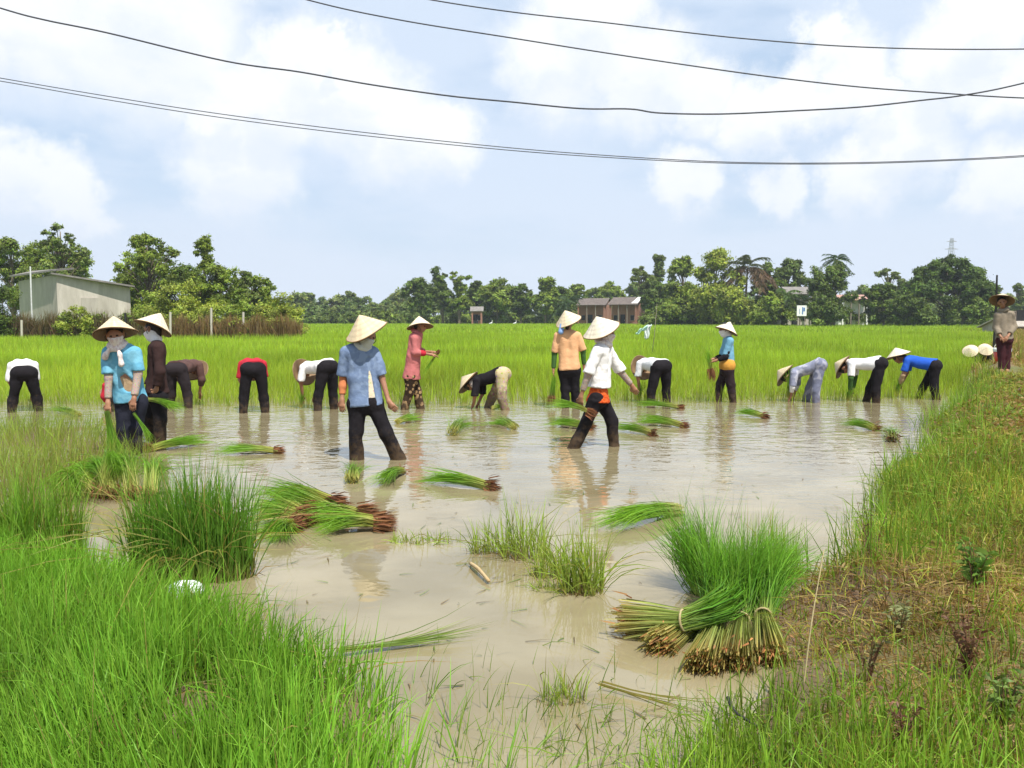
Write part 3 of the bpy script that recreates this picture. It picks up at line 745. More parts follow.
# ------------------------------------------------------------------ bundles of seedlings
B_Y, B_G, B_T = (.48, .45, .13), (.14, .30, .022), (.23, .43, .035)
def bundle(label, r, t, n=160, thick=.045, fan=.16, arch=.07, w=.006, cols=(B_Y, B_G, B_T), tm=.38, rootlen=.07, tie=None, S=4, group='bundles of pulled seedlings', sag=0.0, nroot=90, droop=0.0):
    """r: root end, t: mean tip; both world points. fan: spread of the tips; parts: leaves, roots, tie"""
    r, t = np.asarray(r, float), np.asarray(t, float)
    o = empty('seedling_bundle', (r[0], r[1], min(r[2], t[2])), label, 'seedlings', group)
    d = t - r; ln = np.linalg.norm(d); d = d / ln
    sx = nrm(np.cross(d, V(0, 0, 1) if abs(d[2]) < .9 else V(0, 1, 0))); sy = np.cross(sx, d)
    q = rng.normal(0, .5, (n, 2)); q /= np.maximum(1, np.linalg.norm(q, axis=1))[:, None]
    P0 = r + (q[:, :1] * sx + q[:, 1:] * sy * .8) * thick + d * rng.uniform(-.015, .015, (n, 1))
    q2 = q * .7 + rng.normal(0, .45, (n, 2))
    lf = rng.uniform(.72, 1.12, (n, 1))
    P2 = r + d * ln * lf + (q2[:, :1] * sx + q2[:, 1:] * sy * .55) * fan * lf
    P2[:, 2] -= droop * rng.uniform(.4, 1.3, n)
    P1 = r + d * ln * .5 + (q[:, :1] * sx + q[:, 1:] * sy * .8) * thick * .75 + V(0, 0, arch) * rng.uniform(.5, 1.4, (n, 1))
    if t[2] < .2:
        P2[:, 2] = np.maximum(P2[:, 2], .004 + rng.uniform(0, .03, n)); P0[:, 2] = np.maximum(P0[:, 2], .0); P1[:, 2] = np.maximum(P1[:, 2], .012)
    j = rng.uniform(.75, 1.25, (n, 1)) * rng.uniform(.9, 1.1, (n, 3))
    c = [np.array([x]) * j for x in cols]
    v, f, cc = ribbons(P0, P1, P2, w * rng.uniform(.7, 1.3, n), *c, S=S, tm=tm, root=.75)
    mk('leaves', v, f, M_GRASS, o, col=cc)
    if nroot:
        k = nroot; a = rng.normal(0, .5, (k, 2))
        R0 = r + (a[:, :1] * sx + a[:, 1:] * sy) * thick * 1.05 + d * rootlen * .5
        R2 = r + (a[:, :1] * sx + a[:, 1:] * sy) * thick * 1.7 - d * rootlen * rng.uniform(.7, 1.5, (k, 1)); R2[:, 2] -= .012
        rc = jit((.20, .085, .035), k, .4)
        v, f, cc = ribbons(R0, (R0 + R2) / 2 + rng.normal(0, .012, (k, 3)), R2, np.full(k, .011), rc, rc, rc * .8, S=2)
        mk('roots', v, f, M_ROOT, o, col=cc)
    if tie:
        c0 = r + d * ln * tie; b = MB()
        ring = [c0 + (sx * math.cos(a) + sy * math.sin(a)) * thick * .82 for a in np.linspace(0, 2 * PI, 17)]
        b.tube(ring, .006, 5, False); b.build('tie', rough_mat('straw', (.32, .25, .12), (.42, .35, .18), 30.0), o, True)
    return o
def wb(label, rpx, tpx, **k):
    """a bundle lying on the water, root end and tip end given on the water"""
    r, t = gnd(*rpx, .0), gnd(*tpx, .0); r[2] = .03; t[2] = .035
    return bundle(label, r, t, **k)
# ------------------------------------------------------------------ clothes
C_BLACK = cloth((.015, .013, .015), var=.5, mud=.28); C_DKNAVY = cloth((.020, .021, .032), var=.5, mud=.30); C_CHAR = cloth((.028, .022, .024), var=.4, mud=.3); C_MAUVE = cloth((.10, .055, .048), var=.35)
C_WHITE = cloth((.74, .72, .70), var=.08); C_WHITE2 = cloth((.66, .66, .66), var=.1)
C_BLUE = cloth((.15, .205, .32), var=.3, kind='blotch', col2=(.19, .25, .37), scale=14); C_RUSTS = cloth((.48, .17, .07), var=.3); C_LBLUE = cloth((.13, .36, .50), (.18, .43, .56), 9, var=.2, kind='blotch')
C_BROWN = cloth((.040, .022, .020), var=.35); C_PINK = cloth((.42, .12, .12), (.55, .22, .20), 60, kind='plaid', var=.2)
C_PATT = cloth((.035, .022, .014), (.34, .22, .11), 13, kind='dots', var=.3, mud=.3); C_PEACH = cloth((.66, .37, .19), var=.14)
C_FLORAL = cloth((.48, .40, .23), (.42, .17, .10), 22, kind='spots', var=.25, mud=.52); C_RED = cloth((.42, .025, .04), var=.2)
C_GREYB = cloth((.25, .26, .34), (.42, .42, .48), 9, kind='blotch', var=.2); C_GREYT = cloth((.17, .18, .25), (.30, .30, .36), 8, kind='blotch', var=.3, mud=.25); C_ROYAL = cloth((.025, .10, .48), var=.25)
C_TEAL = cloth((.16, .34, .46), var=.2); C_OCHRE = cloth((.55, .27, .05), var=.15); C_ORANGE = cloth((.62, .11, .025), (.45, .05, .01), 40, kind='blotch', var=.2)
C_CREAM = cloth((.62, .53, .38), (.45, .33, .22), 45, kind='spots', var=.12); C_LACE = cloth((.33, .25, .20), (.13, .09, .07), 90, kind='spots', var=.2)
C_KHAKI = cloth((.23, .19, .14), var=.25); C_MAROON = cloth((.055, .018, .022), var=.35); C_TAN = cloth((.42, .29, .17), var=.2)
C_SCARF = cloth((.70, .63, .58), (.60, .48, .45), 30, kind='blotch', var=.12); C_GSCARF = cloth((.42, .44, .40), (.62, .62, .56), 50, kind='plaid', var=.2)
C_GREENS = cloth((.05, .11, .03), var=.3); C_DKT = cloth((.03, .020, .022), var=.3, mud=.3)

# ------------------------------------------------------------------ standing planters
def stand(label, D, jd, face, top, low, hatpx, R, hm, opts=None, **k):
    J = joints(D, jd)
    a, r = at(hatpx[0][0], hatpx[0][1], D + hatpx[0][2]), at(hatpx[1][0], hatpx[1][1], D + hatpx[1][2])
    return person(label, J, face, top, low, (a, r, R, hm), opts, **k), J
# woman in light blue, facing the camera
D = 9.85
jd = dict(pelvis=(131, 397, 0), chest=(122, 353, -.10), neck=(117.5, 345, -.13), head=(115.3, 335.5, -.17),
          shA=(108.5, 352, -.08), shB=(135, 352, -.12), elA=(108.5, 378, -.14), wrA=(108, 402, -.22), tipA=(107.5, 416, -.26),
          elB=(138, 374, -.12), wrB=(134, 398, -.24), tipB=(131.5, 414, -.28), hipA=(125, 402, 0), hipB=(138, 402, 0),
          knA=(124, 428, -.04), knB=(136, 428, -.03), ankleA=(124, 470, 0), ankleB=(134.5, 470, .03))
J0 = joints(D, jd)
tails = [[J0['neck'] + V(.03, -.08, -.01), J0['neck'] + V(.07, -.11, -.10), J0['neck'] + V(.085, -.11, -.20)], [J0['neck'] + V(-.03, -.09, -.02), J0['neck'] + V(-.09, -.08, -.10), J0['neck'] + V(-.11, -.06, -.13)]]
p3, J3 = stand('woman in light blue blouse with face cloth and knotted white scarf, facing the camera', D, jd, (.30, -1, -.25), dict(mat=C_LBLUE, sleeve=.85, len=.03, wr=.014, w=1.08, sr=1.05), dict(mat=C_DKNAVY, wr=.011, w=1.0, waist=.12),
      ((113.4, 316.3, -.12), (115.6, 333.8, -.17)), .222, 1, dict(h=.012, mask=C_SCARF, scarf=(C_SCARF, tails), seed=3, guards=[('B', C_LACE, -.25, .9, 1.05), ('A', C_LACE, -.1, .85, 1.0)],
      palm=V(0, .4, .1), under=(C_TAN, .01, 1.02, .5), gap=(at(121.5, 379, D - .19), at(127, 386, D - .18), .075, .085)))
# woman in brown, profile
D = 10.6
jd = dict(pelvis=(157.5, 393, 0), chest=(156.5, 346, 0), neck=(156.2, 339.5, 0), head=(152.5, 330.5, .02),
          shA=(158, 348, -.15), shB=(155.5, 348, .15), elA=(160, 371, -.20), wrA=(156.5, 389, -.18), tipA=(151.5, 397, -.15),
          elB=(152, 371, .17), wrB=(148, 388, .12), tipB=(145, 396, .10), hipA=(158, 397, -.08), hipB=(156, 397, .08),
          knA=(160, 420, -.08), knB=(148, 420, .10), ankleA=(160, 452, -.06), ankleB=(152, 441, .13), toeB=(160, 448, .05))
p4, J4 = stand('woman in dark brown jacket seen in profile, bare heel lifting from the water', D, jd, (-1, .12, -.3), dict(mat=C_BROWN, sleeve=1.8, len=.0, wr=.011, sr=1.1, w=1.05), dict(mat=C_BLACK, wr=.009),
      ((160.6, 313.2, .06), (153.4, 328.0, .0)), .215, 0, dict(h=.0125, mask=C_WHITE, seed=5, palm=V(-.3, 1, 0)))
# man in blue shirt
D = 9.5
jd = dict(pelvis=(365.5, 400, 0), chest=(361, 353, 0), neck=(363, 346, 0), head=(367, 337.5, -.02),
          shA=(346.5, 353, -.01), shB=(374, 352, .02), elA=(343.3, 377, .02), wrA=(342, 399, -.05), tipA=(342, 413, -.08),
          elB=(382, 378, .0), wrB=(388.5, 401, -.08), tipB=(396, 411, -.12), hipA=(357, 404, 0), hipB=(374, 404, 0),
          knA=(356.5, 432, -.03), knB=(386, 432, -.03), ankleA=(357, 473, 0), ankleB=(404, 474, .02))
J0 = joints(D, jd)
p8, J8 = stand('planter in open faded blue shirt striding towards us, grey cloth round the neck', D, jd, (.55, -.8, -.15), dict(mat=C_BLUE, sleeve=.92, len=.06, wr=.009, w=1.13, sr=1.06), dict(mat=C_BLACK, wr=.010, w=.98, flare=1.28, waist=.06),
      ((359.3, 315.0, -.06), (367.2, 331.8, -.01)), .225, 1, dict(h=.012, mask=C_GSCARF, scarf=(C_GSCARF, []), seed=8, palm=V(.2, 1, .2),
      guards=[('A', C_RUSTS, .05, .8, .95)], gap=(at(369.5, 359, D - .108), at(373, 403, D - .145), .040, .058), under=(C_CREAM, -.01, .95, 1.0)))
# woman in pink plaid
D = 14.8
jd = dict(pelvis=(411.5, 374, 0), chest=(415, 337, 0), neck=(417, 332.5, 0), head=(420.5, 326.5, 0),
          shA=(414.5, 338.5, -.15), shB=(416.5, 338.5, .15), elA=(415, 352, -.17), wrA=(430.5, 354.5, -.10), tipA=(437.5, 355.5, -.06),
          elB=(418, 351, .16), wrB=(431, 352, .06), tipB=(437.5, 352.5, .02), hipA=(411, 377, -.08), hipB=(412, 377, .08),
          knA=(409, 392, -.08), knB=(417, 391, .08), ankleA=(402, 420, -.08), ankleB=(422.5, 420, .08))
p9, J9 = stand('woman in pink plaid shirt and spotted brown trousers walking with hands held out', D, jd, (1, -.25, -.25), dict(mat=C_PINK, sleeve=1.5, len=.08, w=1.2), dict(mat=C_PATT),
      ((418.9, 316.2, .02), (420.0, 327.2, -.02)), .213, 0, dict(seed=9, palm=V(0, .2, -1), scarf=(C_PINK, []), guards=[('A', C_RED, .3, .7, 1.05)]))
# peach shirt seen from behind
D = 15.0
jd = dict(pelvis=(569.5, 368, 0), chest=(567.5, 334, 0), neck=(568, 329, 0), head=(568.5, 322.5, 0),
          shA=(557.5, 335.5, 0), shB=(578, 335.5, 0), elA=(554.5, 353, .02), wrA=(553.5, 369, .0), tipA=(553, 379, -.02),
          elB=(583, 351, .02), wrB=(584, 365, .05), tipB=(584, 374, .06), hipA=(564.3, 371, 0), hipB=(574.7, 371, 0),
          knA=(565, 389, .02), knB=(575, 389, .02), ankleA=(566, 424, 0), ankleB=(577, 424, .05))
p11, J11 = stand('woman in peach shirt seen from behind with a hanging bunch in hand', D, jd, (.45, 1, -.1), dict(mat=C_PEACH, sleeve=.95, len=.03, w=1.12), dict(mat=C_BLACK),
      ((564.8, 310.6, -.07), (568.7, 321.0, .0)), .213, 0, dict(seed=11, palm=V(1, 0, 0), guards=[('A', C_GREENS, -.3, .95, 1.05), ('B', C_GREENS, -.1, .95, 1.0)],
      extras=[('neck_cloth', cloth((.22, .35, .6)), [(at(562, 325, D - .08), at(561, 332, D - .1), .035, .045)], .004)]))
# woman in white walking
D = 10.4
jd = dict(pelvis=(598, 394, 0), chest=(602, 350, 0), neck=(603.5, 342.5, 0), head=(606, 333.5, 0),
          shA=(597, 352, -.16), shB=(608, 351, .14), elA=(588.5, 374, -.20), wrA=(581, 396, -.18), tipA=(580, 408, -.16),
          elB=(620, 371, .20), wrB=(631.5, 385, .22), tipB=(638.5, 396, .22), hipA=(597, 398, -.08), hipB=(599.5, 398, .08),
          knA=(586, 423, -.08), knB=(612, 420, .08), ankleA=(569.5, 456, -.08), ankleB=(615, 460, .08))
p12, J12 = stand('woman in white blouse over orange top striding through the water, face wrapped in white', D, jd, (1, -.3, -.12), dict(mat=C_WHITE, sleeve=1.0, len=-.08, wr=.012, w=1.08, sr=1.12), dict(mat=C_BLACK, wr=.010, w=.92, flare=1.2, waist=-.12),
      ((596.3, 316.6, -.05), (602.0, 331.0, -.01)), .218, 2, dict(h=.012, mask=C_SCARF, scarf=(C_SCARF, []), seed=12, palm=V(.3, 1, 0), under=(C_ORANGE, .09, 1.2, .12),
      guards=[('B', C_LACE, -.2, .92, 1.0), ('A', C_LACE, -.1, .75, 1.0)]))
# planter in blue with ochre belt
D = 16.07
jd = dict(pelvis=(727, 367, 0), chest=(728.5, 340, 0), neck=(728, 335.5, 0), head=(724.5, 329.8, 0),
          shA=(730, 341, -.15), shB=(726.5, 341, .15), elA=(725.5, 357, -.16), wrA=(716, 360.5, -.12), tipA=(710.5, 362, -.1),
          elB=(722, 356, .16), wrB=(714.5, 358.5, .08), tipB=(709.5, 360, .05), hipA=(728, 370, -.08), hipB=(726, 370, .08),
          knA=(731, 384, -.08), knB=(720.5, 383, .08), ankleA=(734.5, 414, -.08), ankleB=(715, 414, .08))
J0 = joints(D, jd)
p14, J14 = stand('planter in pale blue shirt with ochre waistband holding muddy roots', D, jd, (-1, -.2, -.2), dict(mat=C_TEAL, sleeve=.9, len=-.06, w=1.0), dict(mat=C_DKT, wr=.008),
      ((730.2, 321.8, .0), (726.3, 331.0, .0)), .205, 2, dict(seed=14, palm=V(0, 0, -1), guards=[('A', C_BLACK, -.35, .75, 1.15), ('B', C_BLACK, -.2, .8, 1.1)], mask=C_WHITE,
      extras=[('waistband', C_OCHRE, [(J0['hipA'] + V(0, 0, .07), J0['hipB'] + V(0, 0, .07), .128, .128), (J0['hipA'] + V(0, 0, .10), J0['hipB'] + V(0, 0, .10), .124, .124)], .003)]))
# overseer standing on the bank
D = 18.6
jd = dict(pelvis=(1004.5, 338, 0), chest=(1004, 315, 0), neck=(1003.2, 309.5, 0), head=(1002, 302.6, -.02),
          shA=(997.5, 315.5, -.02), shB=(1011, 314.5, .03), elA=(995.8, 327.5, 0), wrA=(1000.5, 336.5, -.17), tipA=(1004, 340.5, -.19),
          elB=(1014, 326.5, .0), wrB=(1008, 336, -.17), tipB=(1004.5, 341, -.20), hipA=(1001, 340, 0), hipB=(1008, 340, 0),
          knA=(1001.2, 354.5, 0), knB=(1007, 354.5, .02), ankleA=(1001.2, 369.5, 0), ankleB=(1006.8, 369.5, .02))
p18, J18 = stand('person in khaki jacket and conical hat standing on the grassy bank, hands together', D, jd, (-.45, -1, -.1), dict(mat=C_KHAKI, sleeve=1.75, len=.03, w=1.1, sr=1.15), dict(mat=C_MAROON, w=.92),
      ((1002.8, 293.8, .05), (1002, 300.8, -.02)), .232, 1, dict(seed=18, scarf=(C_KHAKI, []), palm=V(0, .6, -.6)), group='people watching and working around the paddy')

# ------------------------------------------------------------------ bending planters
def bp(label, J, top, low, hat, **o):
    top = dict(top); top['w'] = top.get('w', 1.0) * 1.1
    return person(label, J, J['face'], top, low, hat, o)
K = {}
K[1] = J = bent(25, 412, 2, pitch=-12, hipz=.63, spread=.42, headp=45)
bp('bent planter in black trousers and short white top at the far end of the row', J, dict(mat=C_WHITE, sleeve=1.0, len=.02, w=1.08), dict(mat=C_BLACK), bent_hat(J), seed=21)
K[2] = J = bent(123, 411, 14, pitch=30, hipz=.62, spread=.3)
bp('bent planter in black and red mostly hidden behind the woman in light blue', J, dict(mat=C_RED, sleeve=1.6, len=-.02), dict(mat=C_BLACK), bent_hat(J, hm=1), seed=22)
K[5] = J = bent(179, 408, -28, pitch=-6, hipz=.65, spread=.36, headp=45)
bp('bent planter in dark trousers and dark brown top beside the woman in brown', J, dict(mat=C_MAUVE, sleeve=1.5, len=.02, w=1.08), dict(mat=C_CHAR), bent_hat(J, hm=1), seed=25)
K[6] = J = bent(254, 413, 2, headp=45, pitch=-7, hipz=.70, spread=.36)
bp('bent planter in red top seen from behind with black trousers', J, dict(mat=C_RED, sleeve=.9, len=.03, w=1.06), dict(mat=C_BLACK), bent_hat(J, hm=1), seed=26)
K[7] = J = bent(326, 410, 38, pitch=2, hipz=.70, spread=.34, headp=40, tors=.40, hatang=-20)
bp('bent planter in white top and black trousers with brown hat brim showing', J, dict(mat=C_WHITE, sleeve=.9, len=.03, w=1.08), dict(mat=C_BLACK), bent_hat(J, hm=1, H=.15), seed=27)
K[13] = J = bent(659, 404, 34, pitch=-4, hipz=.66, spread=.36, headp=40, tors=.38, hatang=-20)
bp('bent planter in black trousers beyond the woman in white, pale shirt hem showing', J, dict(mat=C_WHITE2, sleeve=.9, len=.03, w=1.08), dict(mat=C_BLACK), bent_hat(J, hm=1), seed=33)
K[10] = J = bent(496, 409, 72, pitch=16, hipz=.575, spread=.30, headp=35, stag=-.27, armf=.0, back=.06, tors=.38, hatang=38)
bp('bent planter in black top and pale flowered trousers facing along the row', J, dict(mat=C_BLACK, sleeve=1.0, len=.02), dict(mat=C_FLORAL), bent_hat(J, hm=1), seed=30, mask=C_SCARF)
K[15] = J = bent(810, 402, 80, pitch=20, hipz=.66, spread=.26, headp=35, stag=-.15, armf=.0, back=.10, tors=.40, hatang=32)
bp('bent planter in blotchy grey blue shirt and matching trousers', J, dict(mat=C_GREYB, sleeve=.95, len=.05), dict(mat=C_GREYT), bent_hat(J, hm=1), seed=35, guards=[('A', C_WHITE, -.1, .5, 1.0), ('B', C_WHITE, -.1, .5, 1.0)])
K[16] = J = bent(870, 402, 80, pitch=2, hipz=.69, spread=.22, headp=45, stag=-.14, armf=-.02, back=.10, tors=.42, hatang=25)
bp('bent planter in white shirt and black trousers beside the one in royal blue', J, dict(mat=C_WHITE, sleeve=.85, len=.02), dict(mat=C_BLACK), bent_hat(J, hm=1), seed=36, guards=[('A', C_GREENS, -.1, .95, 1.05), ('B', C_GREENS, -.1, .9, 1.0)], scarf=(C_SCARF, []))
K[17] = J = bent(927, 399, 82, pitch=-12, hipz=.62, spread=.20, headp=-5, stag=-.22, armf=.04, back=.06, tors=.42, hatang=70)
bp('bent planter in royal blue shirt and black trousers next to the grassy bank', J, dict(mat=C_ROYAL, sleeve=.8, len=.03), dict(mat=C_BLACK), bent_hat(J, hm=2), seed=37, guards=[('A', C_TAN, .1, .9, 1.0)])
# two crouching beyond the bank, only their hats stand clear of the grass
for px, Dd, hd, lb, hm, s_ in ((970, 27.5, 172, 'crouching planter behind the bank, round tan hat turned towards us', 0, 41), (981, 28.6, 195, 'crouching planter behind the bank, paler tilted hat beside the tan one', 0, 42)):
    J = bent(px, 0, hd, pitch=-52, hipz=.16, spread=.4, D=Dd + .3, headp=-45, sub=.1, tors=.26, z0=.0, hatang=38)
    for kk in list(J):
        if kk not in ('face', 'hataxis'): J[kk] = J[kk] + V(0, 0, -.06)
    bp(lb, J, dict(mat=C_CHAR, sleeve=1.5, len=.0), dict(mat=C_BLACK), bent_hat(J, hm=hm, R=.225), seed=s_, h=.02)

# ------------------------------------------------------------------ bundles in hands
HG = dict(group='seedling bunches held by the planters')
w = J4['tipA']; bundle('green seedling bunch fanning out from the hand of the woman in brown', w + V(-.06, -.03, -.02), w + V(.42, -.12, -.10), n=110, thick=.025, fan=.12, arch=.04, droop=.05, nroot=70, **HG)
w = J3['tipA']; bundle('long seedling bunch hanging from the hand of the woman in light blue', w + V(.02, -.05, .05), w + V(.12, -.06, -.55), n=150, thick=.03, fan=.14, arch=0, nroot=0, cols=((.12, .2, .03), B_G, B_T), **HG)
w = J3['tipB']; bundle('small seedling bunch at the knee of the woman in light blue', w + V(.02, .02, .0), w + V(.20, .05, -.30), n=50, thick=.02, fan=.10, arch=.03, nroot=0, cols=((.12, .2, .03), B_G, B_T), **HG)
w = J9['tipA']; bundle('thin seedling bunch under the hands of the woman in pink', w + V(-.0, -.02, .05), w + V(-.25, -.02, -.30), n=50, thick=.018, fan=.06, arch=-.03, nroot=90, rootlen=.05, **HG)
w = J11['tipA']; bundle('seedling bunch hanging roots down from the woman in peach', w + V(-.02, -.03, -.32), w + V(.03, -.02, .12), n=90, thick=.055, fan=.05, arch=0, tm=.3, cols=((.2, .16, .06), B_G, B_T), nroot=70, rootlen=.09, **HG)
w = J12['tipA']; bundle('seedling bunch carried level by the woman in white', w + V(.10, -.05, -.04), w + V(-.36, -.08, .11), n=110, thick=.03, fan=.11, arch=.06, droop=.05, nroot=110, **HG)
w = J14['tipA']; bundle('muddy seedling bunch held out by the planter in pale blue', w + V(.02, -.02, -.17), w + V(-.08, -.02, .30), n=60, thick=.05, fan=.10, arch=0, nroot=110, rootlen=.12, **HG)
for q, lb, off in ((15, 'green seedling bunch in the hands of the planter in blotchy grey', .32), (17, 'seedling bunch between the legs of the planter in royal blue', .12), (6, 'seedling bunch between the legs of the planter in red', .05),
                   (7, 'seedling bunch lowered by the bent planter with a brown hat brim', .05), (13, 'seedling bunch between the legs of the planter beyond the woman in white', .1), (16, 'seedling bunch pushed into the mud by the bent planter in white shirt', .0), (1, 'seedling bunch under the bent planter at the far end of the row', .05)):
    w = K[q]['tipA']; bundle(lb, V(w[0], w[1] - .06, .02 + off * .2), V(w[0] + .05, w[1] - .10, .30 + off), n=70, thick=.03, fan=.14, arch=.0, nroot=0, **HG)

# ------------------------------------------------------------------ bundles lying in the water
FG = dict(group='seedling bundles lying in the water')
small = [((447, 436), (462, 425), 'round green bundle in open water below the woman in pink'), ((494, 431), (514, 424), 'low green bundle in open water in front of the planter in flowered trousers'),
         ((396, 425), (420, 420), 'small green bundle beside the striding man in blue, near his hand')]
wb('plump bundle floating in open water between the man in blue and the woman in white', (452, 436), (464, 425), n=170, thick=.09, fan=.28, arch=.10, nroot=0, **FG)
wb('low bundle in the water just in front of the planter in flowered trousers', (515, 430), (493, 425), n=150, thick=.07, fan=.22, arch=.08, nroot=0, **FG)
wb('small bundle beside the far hand of the man in blue', (397, 424), (420, 421), n=120, thick=.06, fan=.22, arch=.07, nroot=0, **FG)
wb('tiny bundle at the feet of the planter in flowered trousers', (492, 410), (508, 409.5), n=60, thick=.05, fan=.16, arch=.06, nroot=0, **FG)
wb('bundle behind the woman in white with roots beside her knee', (590, 430), (547, 426), n=170, thick=.05, fan=.17, arch=.09, nroot=90, **FG)
wb('bundle in front of the woman in white with roots pointing away from her', (652, 436), (614, 430), n=150, thick=.045, fan=.16, arch=.07, nroot=100, **FG)
wb('long bundle beyond the outstretched hand of the woman in white', (684, 428), (636, 424), n=190, thick=.05, fan=.18, arch=.09, nroot=100, **FG)
wb('flat bundle at the feet of the bent planter beyond the woman in white', (680, 409), (635, 406.5), n=150, thick=.05, fan=.20, arch=.07, nroot=80, **FG)
wb('small bundle near the feet of the planter with ochre waistband', (764, 418.5), (735, 415), n=120, thick=.05, fan=.16, arch=.08, nroot=90, **FG)
wb('green bundle in front of the bent planter in white shirt', (876, 431), (843, 426.5), n=140, thick=.055, fan=.2, arch=.09, nroot=80, rootlen=.04, **FG)
wb('stubby bundle with orange roots turned to us near the bank', (892, 442), (890, 433), n=130, thick=.08, fan=.18, arch=.11, nroot=160, **FG)
wb('long bundle with pale stems lying alone behind the tall rice clump', (277, 453.5), (218, 454.5), n=170, thick=.04, fan=.15, arch=.06, nroot=90, tm=.55, **FG)
wb('bundle with muddy roots lying at the heel of the woman in brown', (148, 452), (208, 444), n=190, thick=.05, fan=.18, arch=.08, nroot=120, **FG)
wb('round bundle below the feet of the man in blue', (351, 484), (356, 471), n=170, thick=.07, fan=.17, arch=.09, nroot=0, **FG)
wb('second bundle below the feet of the man in blue, stems trailing behind', (402, 474), (379, 488), n=190, thick=.045, fan=.17, arch=.08, nroot=70, rootlen=.04, **FG)
wb('flat bundle with brown roots beside the two below the man in blue', (491, 490), (421, 482), n=220, thick=.05, fan=.17, arch=.07, nroot=130, **FG)
wb('bundle with cut pale ends lying above the big bundle pile', (677, 514), (600, 533), n=260, thick=.075, fan=.16, arch=.10, nroot=0, tm=.3, cols=((.48, .44, .20), B_G, B_T), tie=.18, **FG)
wb('loose bundle lying among thin rice behind the woman in light blue', (80, 417), (50, 411), n=90, thick=.05, fan=.2, arch=.06, nroot=0, **FG)
wb('few loose stems floating in calm water near the seedling bed', (340, 657), (484, 635), n=36, thick=.02, fan=.12, arch=-.03, nroot=0, w=.005, cols=((.25, .3, .08), (.16, .26, .05), (.2, .26, .06)), **FG)
wb('bent yellow stems drifting in the water at the bottom of the pool', (600, 690), (720, 720), n=9, thick=.02, fan=.14, arch=-.03, nroot=0, w=.006, cols=((.40, .34, .12), (.34, .30, .1), (.26, .28, .08)), **FG)

# the heap behind the big clump, roots towards us
HL = dict(group='heaped seedling bundles beside the tall rice clump')
heap = [((92, 497), (52, 468), .10, 'bundle of the far heap spilling over thin rice'), ((112, 499), (78, 461), .18, 'bundle of the far heap with pale stems bending back'), ((132, 500), (118, 460), .22, 'bundle on top of the far heap, dark and arched'),
        ((150, 502), (160, 462), .18, 'bundle of the far heap leaning on the tall clump'), ((104, 498), (128, 466), .26, 'bundle crossing over the far heap'), ((74, 496), (60, 480), .08, 'short bundle at the edge of the far heap')]
for i, (a, b, h_, lb) in enumerate(heap):
    r = gnd(*a, .0); r[2] = .05; t = gnd(*a, 0) + (gnd(b[0], b[1], .25) - gnd(*a, 0)) * .8; t[2] = .16 + h_ * .5
    bundle(lb, r, t, n=230, thick=.06, fan=.24, arch=.10 + h_, droop=.12, nroot=90, S=5, **HL)
heap = [((318, 522), (252, 510), .05, 'bundle of the near heap with orange roots on top'), ((306, 529), (248, 522), .04, 'bundle of the near heap with roots above the water'), ((336, 521), (262, 502), .08, 'upper bundle of the near heap half hidden by the clump'),
        ((352, 527), (292, 522), .06, 'bundle of the near heap lying flat behind the others'), ((370, 531), (302, 534), .03, 'outermost bundle of the near heap reaching into open water'), ((296, 533), (262, 550), .02, 'lowest bundle of the near heap fanned into the water'), ((330, 512), (252, 492), .06, 'farthest bundle of the near heap')]
for i, (a, b, h_, lb) in enumerate(heap):
    r = gnd(*a, .0); r[2] = .05 + h_ * .5; t = gnd(*b, .0); t[2] = .05 + h_ * .6; r = r + rng.normal(0, .04, 3) * V(1, 1, 0); t = r + (t - r) * .85
    bundle(lb, r, t, n=230, thick=.05, fan=.24, arch=.06, droop=.05, nroot=240, rootlen=.09, S=4, tm=.55, **HL)

